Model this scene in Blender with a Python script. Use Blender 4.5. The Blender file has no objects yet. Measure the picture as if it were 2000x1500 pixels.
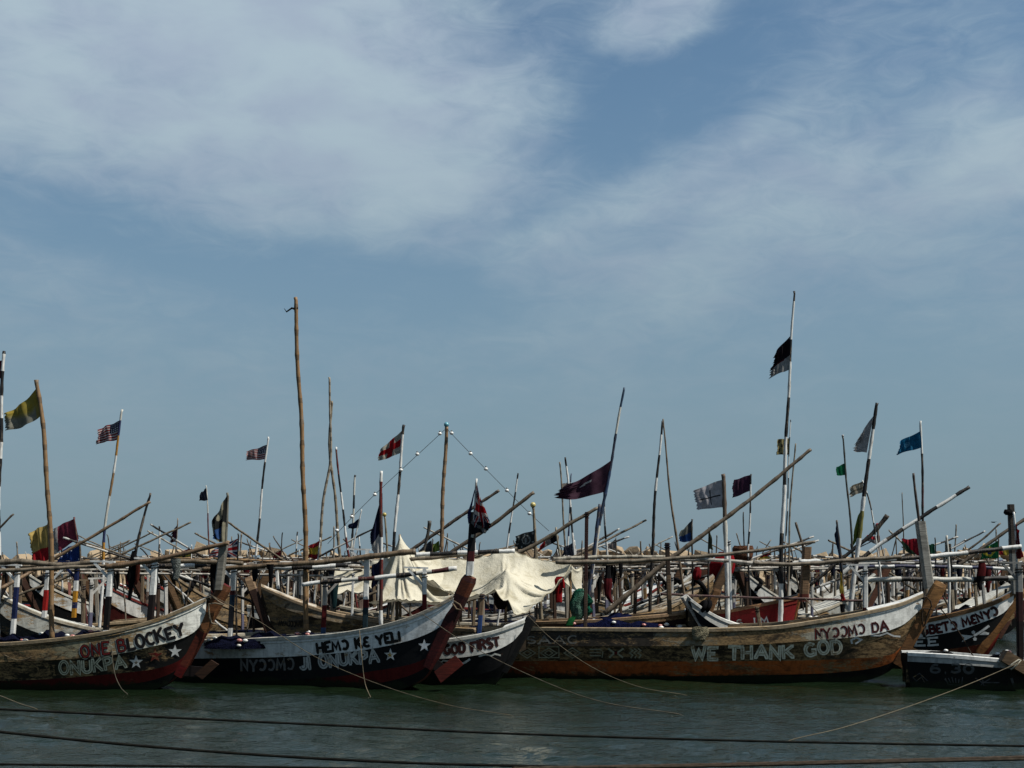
import bpy, bmesh, math, random
import numpy as np
from mathutils import Vector, Matrix
from mathutils.bvhtree import BVHTree
from mathutils import noise as mnoise

random.seed(7); np.random.seed(7)
SC = bpy.context.scene
COL = SC.collection
# ------------------------------------------------------------------ camera
H = 3.2          # eye height above the water
FPX = 2400.0     # focal length in pixels of the 2000 x 1500 photograph
HOR = 1100.0     # image row of the horizon
cam = bpy.data.cameras.new('camera'); camo = bpy.data.objects.new('camera', cam); COL.objects.link(camo)
cam.sensor_width = 36.0; cam.lens = FPX / 2000 * 36; cam.shift_y = (HOR - 750) / 2000
cam.clip_start = 0.1; cam.clip_end = 20000
camo.location = (0, 0, H); camo.rotation_euler = (math.radians(90), 0, 0)
SC.camera = camo
def P(px, py, Y): return Vector(((px - 1000) / FPX * Y, Y, H - (py - HOR) / FPX * Y))
# ------------------------------------------------------------------ sun, sky
SUN_EL, SUN_AZ = math.radians(54), math.radians(109)   # azimuth from +Y towards +X: right and a little behind the camera
sdir = Vector((math.sin(SUN_AZ) * math.cos(SUN_EL), math.cos(SUN_AZ) * math.cos(SUN_EL), math.sin(SUN_EL)))
sun = bpy.data.lights.new('sun', 'SUN'); suno = bpy.data.objects.new('sun', sun); COL.objects.link(suno)
sun.energy = 5.0; sun.angle = math.radians(0.53); sun.color = (1.0, 0.95, 0.86)
suno.rotation_euler = sdir.to_track_quat('Z', 'Y').to_euler()
VS = SC.view_settings
VS.view_transform = 'Standard'; VS.look = 'None'; VS.exposure = 0.75; VS.gamma = 1.0; VS.use_curve_mapping = False

class NT:
    """tiny node-tree helper"""
    def __init__(s, tree): s.t = tree; s.n = tree.nodes; s.l = tree.links
    def node(s, typ, **kw):
        n = s.n.new(typ)
        for k, v in kw.items(): setattr(n, k, v)
        return n
    def put(s, sock, v):
        if v is None: return
        if hasattr(v, 'links'): s.l.new(v, sock)
        else:
            try: sock.default_value = v
            except Exception: sock.default_value = (v[0], v[1], v[2], 1) if len(v) == 3 else v
    def math(s, op, a, b=None, c=None, clamp=False):
        n = s.node('ShaderNodeMath', operation=op, use_clamp=clamp)
        s.put(n.inputs[0], a); s.put(n.inputs[1], b); s.put(n.inputs[2], c)
        return n.outputs[0]
    def mix(s, f, a, b, blend='MIX'):
        n = s.node('ShaderNodeMix', data_type='RGBA', blend_type=blend)
        s.put(n.inputs[0], f); s.put(n.inputs[6], a); s.put(n.inputs[7], b)
        return n.outputs[2]
    def ramp(s, f, a, b, lo=0.0, hi=1.0):
        n = s.node('ShaderNodeMapRange', interpolation_type='SMOOTHSTEP')
        s.put(n.inputs[0], f); n.inputs[1].default_value = a; n.inputs[2].default_value = b
        n.inputs[3].default_value = lo; n.inputs[4].default_value = hi
        return n.outputs[0]
    def noise(s, vec, scale, detail=4, rough=0.55, dist=0.0):
        n = s.node('ShaderNodeTexNoise')
        s.put(n.inputs['Vector'], vec); n.inputs['Scale'].default_value = scale
        n.inputs['Detail'].default_value = detail; n.inputs['Roughness'].default_value = rough
        n.inputs['Distortion'].default_value = dist
        return n.outputs[0]
    def mapping(s, vec, scale=(1, 1, 1), rot=(0, 0, 0), loc=(0, 0, 0)):
        n = s.node('ShaderNodeMapping'); s.put(n.inputs[0], vec)
        n.inputs[1].default_value = loc; n.inputs[2].default_value = rot; n.inputs[3].default_value = scale
        return n.outputs[0]

W = bpy.data.worlds.new('World'); SC.world = W; W.use_nodes = True
nt = NT(W.node_tree); nt.n.clear()
out = nt.node('ShaderNodeOutputWorld'); bg = nt.node('ShaderNodeBackground'); nt.l.new(bg.outputs[0], out.inputs[0])
SKY_STRENGTH = 0.05
bg.inputs[1].default_value = SKY_STRENGTH
sky = nt.node('ShaderNodeTexSky', sky_type='NISHITA', sun_disc=False)
sky.sun_elevation = SUN_EL; sky.sun_rotation = SUN_AZ; sky.air_density = 1.0; sky.dust_density = 1.6; sky.ozone_density = 2.0
tc = nt.node('ShaderNodeTexCoord'); D = tc.outputs['Generated']
sx = nt.node('ShaderNodeSeparateXYZ'); nt.l.new(D, sx.inputs[0])
az = nt.math('ARCTAN2', sx.outputs[0], sx.outputs[1]); el = nt.math('ARCSINE', sx.outputs[2])
cv = nt.node('ShaderNodeCombineXYZ'); nt.l.new(az, cv.inputs[0]); nt.l.new(el, cv.inputs[1])
AE = cv.outputs[0]
def ell(px, py, rx, ry, rot=0.0):
    """soft elliptical patch of cloud on the sky dome, centre and radii in hundredths of a radian of azimuth and elevation"""
    a0 = math.atan((px - 1000) / FPX); e0 = math.atan((HOR - py) / FPX * math.cos(a0))
    m = nt.mapping(AE, loc=(-a0, -e0, 0)); m = nt.mapping(m, rot=(0, 0, rot)); m = nt.mapping(m, scale=(FPX / rx, FPX / ry, 0))
    g = nt.node('ShaderNodeVectorMath', operation='LENGTH'); nt.l.new(m, g.inputs[0])
    return nt.ramp(g.outputs[1], 0.35, 1.25, 1.0, 0.0)
warp = nt.noise(nt.mapping(AE, scale=(1, 1.6, 1)), 4.0, 3)
n_big = nt.noise(nt.mapping(AE, scale=(1, 1.9, 1), rot=(0, 0, 0.25)), 4.6, 4, 0.5, 0.4)
n_mid = nt.noise(nt.mapping(AE, scale=(1, 2.2, 1), rot=(0, 0, -0.2), loc=(3, 1, 0)), 11.0, 4, 0.5, 0.3)
n_wisp = nt.noise(nt.mapping(AE, scale=(1, 2.6, 1), rot=(0, 0, 0.5), loc=(7, 2, 0)), 21.0, 8, 0.64, 0.9)
mA = ell(400, 130, 740, 310, 0.20)
mE = ell(480, 505, 800, 75, 0.12)            # clear band under the big sheet
mB = ell(1560, 430, 640, 170, -0.22)
mF = ell(1360, 310, 380, 50, -0.40)          # wispy streak under the gap
mC = ell(1290, 40, 150, 70, -0.2)
mD = ell(1970, 330, 220, 70, -0.25)
mG = ell(1290, 160, 320, 150, -0.45)           # clear blue gap between the sheets
haze = nt.ramp(el, 0.02, 0.44, 1.0, 0.0)
d = nt.math('MULTIPLY', mA, 0.58)
d = nt.math('MULTIPLY_ADD', mB, 0.30, d)
d = nt.math('MULTIPLY_ADD', mC, 0.48, d)
d = nt.math('MULTIPLY_ADD', mD, 0.24, d)
d = nt.math('MULTIPLY_ADD', mF, 0.13, d)
d = nt.math('MULTIPLY_ADD', mG, -0.26, d)
d = nt.math('MULTIPLY_ADD', mE, -0.26, d)
d = nt.math('MULTIPLY_ADD', nt.math('SUBTRACT', n_big, 0.5), 0.80, d)
d = nt.math('MULTIPLY_ADD', nt.math('SUBTRACT', n_mid, 0.5), 0.30, d)
d = nt.math('MULTIPLY_ADD', nt.math('SUBTRACT', n_wisp, 0.5), 0.62, d)
d = nt.math('ADD', d, 0.12)
cov = nt.ramp(d, -0.15, 0.75, 0.0, 0.90)
skyc = nt.mix(1.0, sky.outputs[0], (1.00, 1.20, 1.18, 1), 'MULTIPLY')
k = 0.595 / SKY_STRENGTH
hz = nt.mix(nt.math('MULTIPLY', haze, 0.80), skyc, (0.192 * k, 0.277 * k, 0.345 * k, 1))
shade = nt.ramp(n_mid, 0.3, 0.7)
cc = nt.mix(shade, (0.385 * k, 0.465 * k, 0.575 * k, 1), (0.445 * k, 0.555 * k, 0.625 * k, 1))
cc = nt.mix(nt.math('MULTIPLY', haze, 0.85), cc, (0.205 * k, 0.287 * k, 0.345 * k, 1))
fin = nt.mix(cov, hz, cc)
nt.l.new(fin, bg.inputs[0])

# ------------------------------------------------------------------ materials
MATS = {}
def new_mat(name):
    m = bpy.data.materials.new(name); m.use_nodes = True
    t = NT(m.node_tree); b = t.n['Principled BSDF']; MATS[name] = m
    return m, t, b
def bump(t, b, h, strength=0.3, dist=0.02):
    n = t.node('ShaderNodeBump'); n.inputs['Strength'].default_value = strength; n.inputs['Distance'].default_value = dist
    t.put(n.inputs['Height'], h); t.l.new(n.outputs[0], b.inputs['Normal'])
def coords(t, scale=(1, 1, 1)):
    tc = t.node('ShaderNodeTexCoord'); oi = t.node('ShaderNodeObjectInfo')
    add = t.node('ShaderNodeVectorMath', operation='ADD'); t.l.new(tc.outputs['Object'], add.inputs[0])
    sc = t.node('ShaderNodeVectorMath', operation='SCALE'); sc.inputs[0].default_value = (37, 23, 11)
    t.l.new(oi.outputs['Random'], sc.inputs['Scale']); t.l.new(sc.outputs[0], add.inputs[1])
    return t.mapping(add.outputs[0], scale=scale)
TONE = 0.63
def tone(t, c): return t.mix(1.0, c, (TONE, TONE, TONE, 1), 'MULTIPLY')
# painted timber: colour in attribute Col, its alpha is how worn the paint is
m, t, b = new_mat('paint')
at = t.node('ShaderNodeAttribute', attribute_name='Col')
v = coords(t); vl = coords(t, (0.35, 1, 1.6)); vs = coords(t, (1, 1, 0.25))
n1 = t.noise(vl, 5.0, 8, 0.72, 0.4); n2 = t.noise(v, 1.3, 4); n3 = t.noise(vs, 9.0, 4, 0.6); n4 = t.noise(coords(t, (0.5, 1, 1)), 26.0, 5, 0.7)
w = t.math('MULTIPLY_ADD', n2, 0.7, t.math('MULTIPLY', n1, 0.75)); w = t.math('MULTIPLY_ADD', n4, 0.35, w)
thr = t.math('SUBTRACT', 1.22, t.math('MULTIPLY', at.outputs['Alpha'], 0.55))
mask = t.math('MULTIPLY', t.math('SUBTRACT', w, thr), 9.0, clamp=True)
wood = t.mix(t.ramp(t.math('MULTIPLY_ADD', n4, 0.5, t.math('MULTIPLY', n1, 0.5)), 0.36, 0.62), (0.014, 0.009, 0.005, 1), (0.19, 0.125, 0.06, 1))
dirt = t.ramp(n3, 0.38, 0.75, 1.0, 0.62)
base = t.mix(1.0, tone(t, at.outputs['Color']), dirt, 'MULTIPLY')
fine = t.ramp(n4, 0.3, 0.72, 0.86, 1.08)
base = t.mix(1.0, base, fine, 'MULTIPLY')
blot = t.noise(coords(t, (0.45, 1, 1.3)), 2.6, 9, 0.74, 0.5)
dark = t.math('MULTIPLY', t.ramp(blot, 0.50, 0.60), t.ramp(at.outputs['Alpha'], 0.3, 0.8, 0.0, 0.85))
col = t.mix(mask, base, wood); col = t.mix(dark, col, (0.012, 0.009, 0.006, 1))
nails = t.node('ShaderNodeTexVoronoi', feature='F1'); t.l.new(coords(t, (1, 1, 1)), nails.inputs['Vector']); nails.inputs['Scale'].default_value = 5.5
rust = t.math('MULTIPLY', t.ramp(nails.outputs['Distance'], 0.05, 0.13, 1.0, 0.0), t.ramp(n2, 0.48, 0.6))
col = t.mix(t.math('MULTIPLY', rust, 0.8), col, (0.06, 0.025, 0.012, 1))
ztc = t.node('ShaderNodeTexCoord'); zs = t.node('ShaderNodeSeparateXYZ'); t.l.new(ztc.outputs['Object'], zs.inputs[0])
weed = t.ramp(t.math('MULTIPLY_ADD', t.noise(ztc.outputs['Object'], 3.5, 6, 0.7), -0.55, zs.outputs[2]), -0.18, -0.06, 1.0, 0.0)
col = t.mix(t.math('MULTIPLY', weed, 0.9), col, (0.008, 0.012, 0.005, 1)); t.l.new(col, b.inputs['Base Color'])
t.put(b.inputs['Roughness'], t.math('MULTIPLY_ADD', mask, 0.2, 0.62)); b.inputs['Specular IOR Level'].default_value = 0.12
bump(t, b, t.math('SUBTRACT', t.math('MULTIPLY', n1, 0.6), t.math('MULTIPLY', mask, 0.5)), 0.45, 0.02)
# bare timber and bamboo
m, t, b = new_mat('timber')
at = t.node('ShaderNodeAttribute', attribute_name='Col')
g = t.noise(coords(t, (1.2, 14, 14)), 2.2, 6, 0.65, 0.3); g2 = t.noise(coords(t), 2.0, 5)
col = t.mix(1.0, tone(t, at.outputs['Color']), t.ramp(g, 0.25, 0.75, 0.45, 1.25), 'MULTIPLY')
col = t.mix(1.0, col, t.ramp(g2, 0.3, 0.7, 0.65, 1.1), 'MULTIPLY'); t.l.new(col, b.inputs['Base Color'])
b.inputs['Roughness'].default_value = 0.62; b.inputs['Specular IOR Level'].default_value = 0.15; bump(t, b, g, 0.4, 0.015)
m, t, b = new_mat('pole')
at = t.node('ShaderNodeAttribute', attribute_name='Col')
g = t.noise(coords(t, (6, 6, 1.0)), 5.0, 6, 0.65); g2 = t.noise(coords(t), 1.6, 3)
col = t.mix(1.0, tone(t, at.outputs['Color']), t.ramp(g, 0.25, 0.75, 0.55, 1.12), 'MULTIPLY')
chip = t.math('MULTIPLY', t.math('SUBTRACT', t.math('ADD', g, t.math('MULTIPLY', g2, 0.5)), 0.80), 8.0, clamp=True)
col = t.mix(t.math('MULTIPLY', chip, 0.8), col, (0.11, 0.085, 0.06, 1)); t.l.new(col, b.inputs['Base Color'])
b.inputs['Roughness'].default_value = 0.6; b.inputs['Specular IOR Level'].default_value = 0.25
# cloth: thin, lets some light through
m, t, b = new_mat('cloth')
at = t.node('ShaderNodeAttribute', attribute_name='Col')
g = t.noise(coords(t), 6.0, 6, 0.6)
col = t.mix(1.0, tone(t, at.outputs['Color']), t.ramp(g, 0.25, 0.75, 0.66, 1.08), 'MULTIPLY'); t.l.new(col, b.inputs['Base Color'])
b.inputs['Roughness'].default_value = 0.85; b.inputs['Specular IOR Level'].default_value = 0.1
tr = t.node('ShaderNodeBsdfTranslucent'); t.l.new(col, tr.inputs[0])
mx = t.node('ShaderNodeMixShader'); mx.inputs[0].default_value = 0.3
t.l.new(b.outputs[0], mx.inputs[1]); t.l.new(tr.outputs[0], mx.inputs[2]); t.l.new(mx.outputs[0], t.n['Material Output'].inputs[0])
w_ = t.noise(coords(t), 120.0, 2); bump(t, b, t.math('ADD', w_, t.math('MULTIPLY', g, 2.0)), 0.15, 0.01)
# canvas awning
m, t, b = new_mat('canvas')
g = t.noise(coords(t), 2.2, 8, 0.68, 0.4); g2 = t.noise(coords(t, (1, 1, 4)), 5.0, 5); g3 = t.noise(coords(t), 16, 4, 0.6)
col = t.mix(t.ramp(g, 0.42, 0.75), (0.40, 0.38, 0.31, 1), (0.27, 0.245, 0.175, 1))
col = t.mix(t.ramp(g2, 0.62, 0.80, 0, 0.4), col, (0.33, 0.28, 0.17, 1)); col = t.mix(t.ramp(g3, 0.70, 0.76, 0, 0.4), col, (0.2, 0.16, 0.1, 1))
t.l.new(col, b.inputs['Base Color']); b.inputs['Roughness'].default_value = 0.9; b.inputs['Specular IOR Level'].default_value = 0.1
tr = t.node('ShaderNodeBsdfTranslucent'); t.l.new(col, tr.inputs[0])
mx = t.node('ShaderNodeMixShader'); mx.inputs[0].default_value = 0.12
t.l.new(b.outputs[0], mx.inputs[1]); t.l.new(tr.outputs[0], mx.inputs[2]); t.l.new(mx.outputs[0], t.n['Material Output'].inputs[0])
wrk = t.noise(coords(t, (1, 1, .35)), 9.0, 4, 0.6, 0.8); bump(t, b, t.math('MULTIPLY_ADD', wrk, 1.6, t.math('ADD', g3, g)), 0.45, 0.03)
# netting, rope
m, t, b = new_mat('net')
at = t.node('ShaderNodeAttribute', attribute_name='Col')
vo = t.node('ShaderNodeTexVoronoi', feature='DISTANCE_TO_EDGE'); t.l.new(coords(t), vo.inputs['Vector']); vo.inputs['Scale'].default_value = 22
g = t.noise(coords(t), 9, 6, 0.7)
col = t.mix(1.0, tone(t, at.outputs['Color']), t.ramp(g, 0.25, 0.8, 0.35, 1.6), 'MULTIPLY'); t.l.new(col, b.inputs['Base Color'])
b.inputs['Roughness'].default_value = 0.95; b.inputs['Specular IOR Level'].default_value = 0.03; bump(t, b, t.math('ADD', g, vo.outputs[0]), 0.9, 0.05)
m, t, b = new_mat('rope')
at = t.node('ShaderNodeAttribute', attribute_name='Col'); g = t.noise(coords(t), 30, 3)
col = t.mix(1.0, tone(t, at.outputs['Color']), t.ramp(g, 0.2, 0.8, 0.6, 1.2), 'MULTIPLY'); t.l.new(col, b.inputs['Base Color']); b.inputs['Roughness'].default_value = 0.95; b.inputs['Specular IOR Level'].default_value = 0.03
# stone of the breakwater
m, t, b = new_mat('rock')
oi = t.node('ShaderNodeObjectInfo'); at = t.node('ShaderNodeAttribute', attribute_name='Col')
g = t.noise(coords(t), 1.4, 8, 0.7); g2 = t.noise(coords(t), 7, 6, 0.7)
col = t.mix(t.math('MULTIPLY_ADD', oi.outputs['Random'], 0.5, t.math('MULTIPLY', g, 0.5)), (0.13, 0.09, 0.053, 1), (0.28, 0.215, 0.135, 1))
col = t.mix(t.ramp(g2, 0.5, 0.8, 0, 0.5), col, (0.10, 0.075, 0.05, 1)); t.l.new(col, b.inputs['Base Color'])
b.inputs['Roughness'].default_value = 0.92; bump(t, b, t.math('ADD', g2, g), 0.7, 0.08)
# harbour water
m, t, b = new_mat('water')
tcn = t.node('ShaderNodeTexCoord'); v = tcn.outputs['Object']
r1 = t.noise(t.mapping(v, scale=(0.55, 1.5, 1), rot=(0, 0, 0.10)), 4.2, 3, 0.6, 0.3); r2 = t.noise(t.mapping(v, scale=(0.6, 1.6, 1), rot=(0, 0, -0.15)), 12.0, 3, 0.6)
mud = t.noise(v, 0.16, 3)
t.l.new(t.mix(mud, (0.002, 0.0055, 0.0025, 1), (0.006, 0.011, 0.005, 1)), b.inputs['Base Color'])
b.inputs['Roughness'].default_value = 0.05; b.inputs['IOR'].default_value = 1.333; b.inputs['Specular IOR Level'].default_value = 0.5
b.inputs['Specular Tint'].default_value = (0.86, 1.0, 0.88, 1); bump(t, b, t.math('MULTIPLY_ADD', r2, 0.45, r1), 1.0, 0.031)
# plain glossy (floats, bulbs)
m, t, b = new_mat('plastic')
at = t.node('ShaderNodeAttribute', attribute_name='Col'); g = t.noise(coords(t), 20, 3)
t.l.new(t.mix(1.0, tone(t, at.outputs['Color']), t.ramp(g, 0.2, 0.8, 0.8, 1.05), 'MULTIPLY'), b.inputs['Base Color']); b.inputs['Roughness'].default_value = 0.35

# ------------------------------------------------------------------ colours (linear base colours)
WHITE = (0.74, 0.75, 0.73); OFFW = (0.58, 0.58, 0.53); GREYW = (0.42, 0.44, 0.42); BLACK = (0.006, 0.006, 0.007)
RED = (0.30, 0.014, 0.012); DRED = (0.11, 0.010, 0.009); MAROON = (0.06, 0.008, 0.010); BLUE = (0.02, 0.05, 0.22); DBLUE = (0.012, 0.02, 0.075)
NAVY = (0.008, 0.012, 0.04); TEAL = (0.01, 0.035, 0.045); OCHRE = (0.42, 0.20, 0.02); YEL = (0.55, 0.36, 0.05); GREEN = (0.01, 0.12, 0.05)
BAMB = (0.25, 0.15, 0.068); BAMBG = (0.17, 0.14, 0.10); WOODG = (0.27, 0.245, 0.20); WOODB = (0.17, 0.085, 0.035); WOODL = (0.40, 0.28, 0.16)
DWOOD = (0.055, 0.033, 0.022); RUST = (0.15, 0.035, 0.014); PURP = (0.055, 0.024, 0.042); SKYB = (0.02, 0.17, 0.36)
def mixc(a, b, f): return tuple(a[i] * (1 - f) + b[i] * f for i in range(3))

# ------------------------------------------------------------------ mesh building
class MB:
    def __init__(s): s.v = []; s.f = []; s.c = []; s.sm = []
    def vert(s, p): s.v.append(tuple(p)); return len(s.v) - 1
    def face(s, idx, col, smooth=False):
        s.f.append(tuple(idx)); s.c.append((col[0], col[1], col[2], col[3] if len(col) > 3 else 0.25)); s.sm.append(smooth)
    def grid(s, rows, colf, smooth=True, close=False):
        """rows: list of equally long point lists; colf(i,j) colour of the cell"""
        n = len(rows[0]); base = len(s.v)
        for r in rows:
            for p in r: s.v.append(tuple(p))
        for i in range(len(rows) - 1):
            for j in range(n if close else n - 1):
                j2 = (j + 1) % n
                s.face((base + i * n + j, base + i * n + j2, base + (i + 1) * n + j2, base + (i + 1) * n + j), colf(i, j) if callable(colf) else colf, smooth)
        return base
    def tube(s, path, rad, colf, n=6, smooth=True, phase=0.0, cap=True, flat=1.0):
        path = [Vector(p) for p in path]; rows = []; up = None
        for i, p in enumerate(path):
            d = (path[min(i + 1, len(path) - 1)] - path[max(i - 1, 0)])
            if d.length < 1e-9: d = Vector((0, 0, 1))
            d.normalize()
            if up is None:
                up = Vector((0, 1, 0)) if abs(d.y) < 0.8 else Vector((0, 0, 1))
            a = up - d * up.dot(d)
            if a.length < 1e-4: a = Vector((1, 0, 0)) - d * d.x
            a.normalize(); up = a; bb = d.cross(a); r = rad[i] if hasattr(rad, '__len__') else rad
            rows.append([p + a * (r * math.cos(phase + 2 * math.pi * k / n)) + bb * (r * flat * math.sin(phase + 2 * math.pi * k / n)) for k in range(n)])
        base = s.grid(rows, colf, smooth, close=True); m = len(rows)
        if cap:
            c0 = colf(0, 0) if callable(colf) else colf; c1 = colf(m - 2, 0) if callable(colf) else colf
            s.face([base + k for k in reversed(range(n))], c0); s.face([base + (m - 1) * n + k for k in range(n)], c1)
    def box(s, c, ax, ay, az, col):
        """box with centre c and half axes"""
        c = Vector(c); ax = Vector(ax); ay = Vector(ay); az = Vector(az); base = len(s.v)
        for k in range(8): s.v.append(tuple(c + ax * (1 if k & 1 else -1) + ay * (1 if k & 2 else -1) + az * (1 if k & 4 else -1)))
        for q in ((0, 1, 3, 2), (4, 6, 7, 5), (0, 4, 5, 1), (2, 3, 7, 6), (0, 2, 6, 4), (1, 5, 7, 3)): s.face([base + k for k in q], col)
    def beam(s, a, b, w, h, col, side=None):
        """rectangular bar from a to b"""
        a = Vector(a); b = Vector(b); d = (b - a); L = d.length; d.normalize()
        sd = Vector(side) if side is not None else Vector((0, 1, 0))
        sd = sd - d * sd.dot(d)
        if sd.length < 1e-4: sd = Vector((1, 0, 0)) - d * d.x
        sd.normalize(); u = d.cross(sd)
        s.box((a + b) / 2, d * (L / 2), sd * (w / 2), u * (h / 2), col)
    def ball(s, c, r, col, nu=8, nv=5, sq=(1, 1, 1)):
        rows = []
        for i in range(nv + 1):
            th = math.pi * i / nv
            rows.append([(c[0] + sq[0] * r * math.sin(th) * math.cos(2 * math.pi * k / nu), c[1] + sq[1] * r * math.sin(th) * math.sin(2 * math.pi * k / nu), c[2] + sq[2] * r * math.cos(th)) for k in range(nu)])
        s.grid(rows, col, True, close=True)
    def mesh(s, name, mat, origin=(0, 0, 0)):
        me = bpy.data.meshes.new(name); o = Vector(origin)
        me.from_pydata([(p[0] - o.x, p[1] - o.y, p[2] - o.z) for p in s.v], [], s.f)
        a = me.color_attributes.new('Col', 'FLOAT_COLOR', 'CORNER')
        cnt = np.array([len(f) for f in s.f]); cols = np.repeat(np.array(s.c, dtype=np.float32), cnt, axis=0)
        a.data.foreach_set('color', cols.ravel()); me.polygons.foreach_set('use_smooth', np.array(s.sm, dtype=bool))
        me.materials.append(MATS[mat]); me.validate(); me.update()
        return me
def link(name, data, parent=None, loc=None):
    o = bpy.data.objects.new(name, data); COL.objects.link(o)
    if loc is not None: o.location = loc
    if parent is not None: o.parent = parent
    return o
def part(name, mb, mat, parent):
    """mesh in world coordinates as a child of an unrotated thing"""
    return link(name, mb.mesh(name, mat, world_loc(parent)), parent)
def world_loc(o):
    v = Vector((0, 0, 0))
    while o is not None: v += o.location; o = o.parent
    return v
USED = {}
def tag(o, label, cat, group=None, kind=None):
    if label: o['label'] = label
    if cat: o['category'] = cat
    if group: o['group'] = group
    if kind: o['kind'] = kind
    return o
def thing(name, label, cat, loc, group=None): return tag(link(name, None, None, loc), label, cat, group)
def lerp_poly(pts, n):
    """n points along a polyline, even in length along x"""
    pts = np.array(pts, dtype=float); d = np.r_[0, np.cumsum(np.abs(np.diff(pts[:, 0])) + 0.35 * np.abs(np.diff(pts[:, 1])))]
    # monotone smooth interpolation (Catmull-like through PCHIP slopes)
    q = np.linspace(0, d[-1], n); res = []
    for c in range(pts.shape[1]):
        y = pts[:, c]; h = np.diff(d); de = np.diff(y) / h; m = np.zeros(len(y)); m[0] = de[0]; m[-1] = de[-1]
        for i in range(1, len(y) - 1): m[i] = 0 if de[i - 1] * de[i] <= 0 else 2 * de[i - 1] * de[i] / (de[i - 1] + de[i])
        k = np.clip(np.searchsorted(d, q, 'right') - 1, 0, len(h) - 1); tt = (q - d[k]) / h[k]
        res.append((2 * tt**3 - 3 * tt**2 + 1) * y[k] + (tt**3 - 2 * tt**2 + tt) * h[k] * m[k] + (-2 * tt**3 + 3 * tt**2) * y[k + 1] + (tt**3 - tt**2) * h[k] * m[k + 1])
    return np.stack(res, 1)
def bands(cols, cuts):
    """colour along 0..1 by cut positions"""
    def f(u):
        for c, k in zip(cols, cuts):
            if u < k: return c
        return cols[-1]
    return f

# ------------------------------------------------------------------ water
def axis(lo, hi, step, far_lo, far_hi):
    a = list(np.arange(lo, hi + 1e-6, step)); s = step; x = hi
    while x < far_hi: s *= 1.35; x += s; a.append(x)
    s = step; x = lo
    while x > far_lo: s *= 1.35; x -= s; a.insert(0, x)
    return np.array(a)
xs = axis(-17, 17, 0.11, -4000, 4000); ys = axis(15, 37, 0.11, -60, 9000)
X, Yg = np.meshgrid(xs, ys); Z = np.zeros_like(X); rng = np.random.RandomState(3)
for k in range(34):
    lam = 0.38 * (1.075 ** k) ; ang = math.radians(78 + rng.uniform(-52, 52)); kk = 2 * math.pi / lam; amp = 0.0056 * lam ** 0.55
    ph = rng.uniform(0, 6.28); Z += amp * np.sin(kk * (X * math.cos(ang) + Yg * math.sin(ang)) + ph + 0.7 * np.sin(0.35 * kk * (X * math.sin(ang)) + ph))
fade = np.clip((60 - np.abs(X)) / 30, 0, 1) * np.clip((70 - Yg) / 30, 0, 1) * np.clip((Yg + 20) / 20, 0, 1)
Z *= fade * (0.75 + 0.4 * np.sin(X * 0.31 + 1.3) * np.sin(Yg * 0.43))
me = bpy.data.meshes.new('water'); ny, nx = X.shape
co = np.stack([X, Yg, Z], -1).reshape(-1, 3); idx = np.arange(ny * nx).reshape(ny, nx)
qf = np.stack([idx[:-1, :-1], idx[:-1, 1:], idx[1:, 1:], idx[1:, :-1]], -1).reshape(-1, 4)
me.vertices.add(len(co)); me.vertices.foreach_set('co', co.ravel()); me.loops.add(qf.size); me.loops.foreach_set('vertex_index', qf.ravel())
me.polygons.add(len(qf)); me.polygons.foreach_set('loop_start', np.arange(0, qf.size, 4)); me.polygons.foreach_set('use_smooth', np.ones(len(qf), dtype=bool))
me.update(); me.validate(); me.materials.append(MATS['water'])
tag(link('water', me), 'grey green rippled harbour water in front of the boats', None, kind='structure')

# ------------------------------------------------------------------ breakwater of boulders
def rock_mesh(i):
    r = random.Random(100 + i); bm = bmesh.new()
    for k in range(16):
        p = Vector((r.uniform(-1, 1), r.uniform(-1, 1), r.uniform(-1, 1)))
        p = p / max(abs(p.x), abs(p.y), abs(p.z)) * r.uniform(0.75, 1.0) if k < 12 else p * 0.9
        bm.verts.new((p.x * 0.62, p.y * 0.55, p.z * 0.46))
    bmesh.ops.convex_hull(bm, input=bm.verts[:])
    loose = [v for v in bm.verts if not v.link_faces]
    bmesh.ops.delete(bm, geom=loose, context='VERTS')
    me = bpy.data.meshes.new('rock'); bm.to_mesh(me); bm.free(); me.materials.append(MATS['rock']); return me
ROCKS = [rock_mesh(i) for i in range(9)]
BWY = 92.0
bw = thing('breakwater', 'long breakwater of tan boulders across the back of the harbour', 'breakwater', (0, BWY, 0))
core = MB(); prof = [(-7.5, -0.5), (-1.2, 3.1), (2.6, 3.3), (9, -0.5)]
core.grid([[(x, BWY + a, z + 0.15 * math.sin(x * 0.7)) for x in np.linspace(-60, 60, 90)] for a, z in prof], (0.09, 0.07, 0.05), False)
part('rubble_core', core, 'rock', bw)
cand = []; rr = random.Random(5)
x = -44.0
for row, (dy, zz) in enumerate([(-0.9, 3.5), (-1.7, 3.0), (-2.5, 2.5), (-3.3, 2.05), (-4.1, 1.6), (-4.9, 1.15), (-5.7, 0.7), (-6.5, 0.3)]):
    x = -44.0 + rr.uniform(0, 0.5)
    while x < 44:
        s = rr.uniform(0.7, 1.45); cand.append((row, x, dy + rr.uniform(-0.3, 0.3), zz + rr.uniform(-0.15, 0.2) + (0.35 * math.sin(x * 0.23) if row == 0 else 0), s)); x += s * 0.98
single = [c for c in cand if c[0] < 3]; single = sorted(single, key=lambda c: -c[4])[:300]; sset = set(map(id, single))
rest = bmesh.new()
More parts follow.
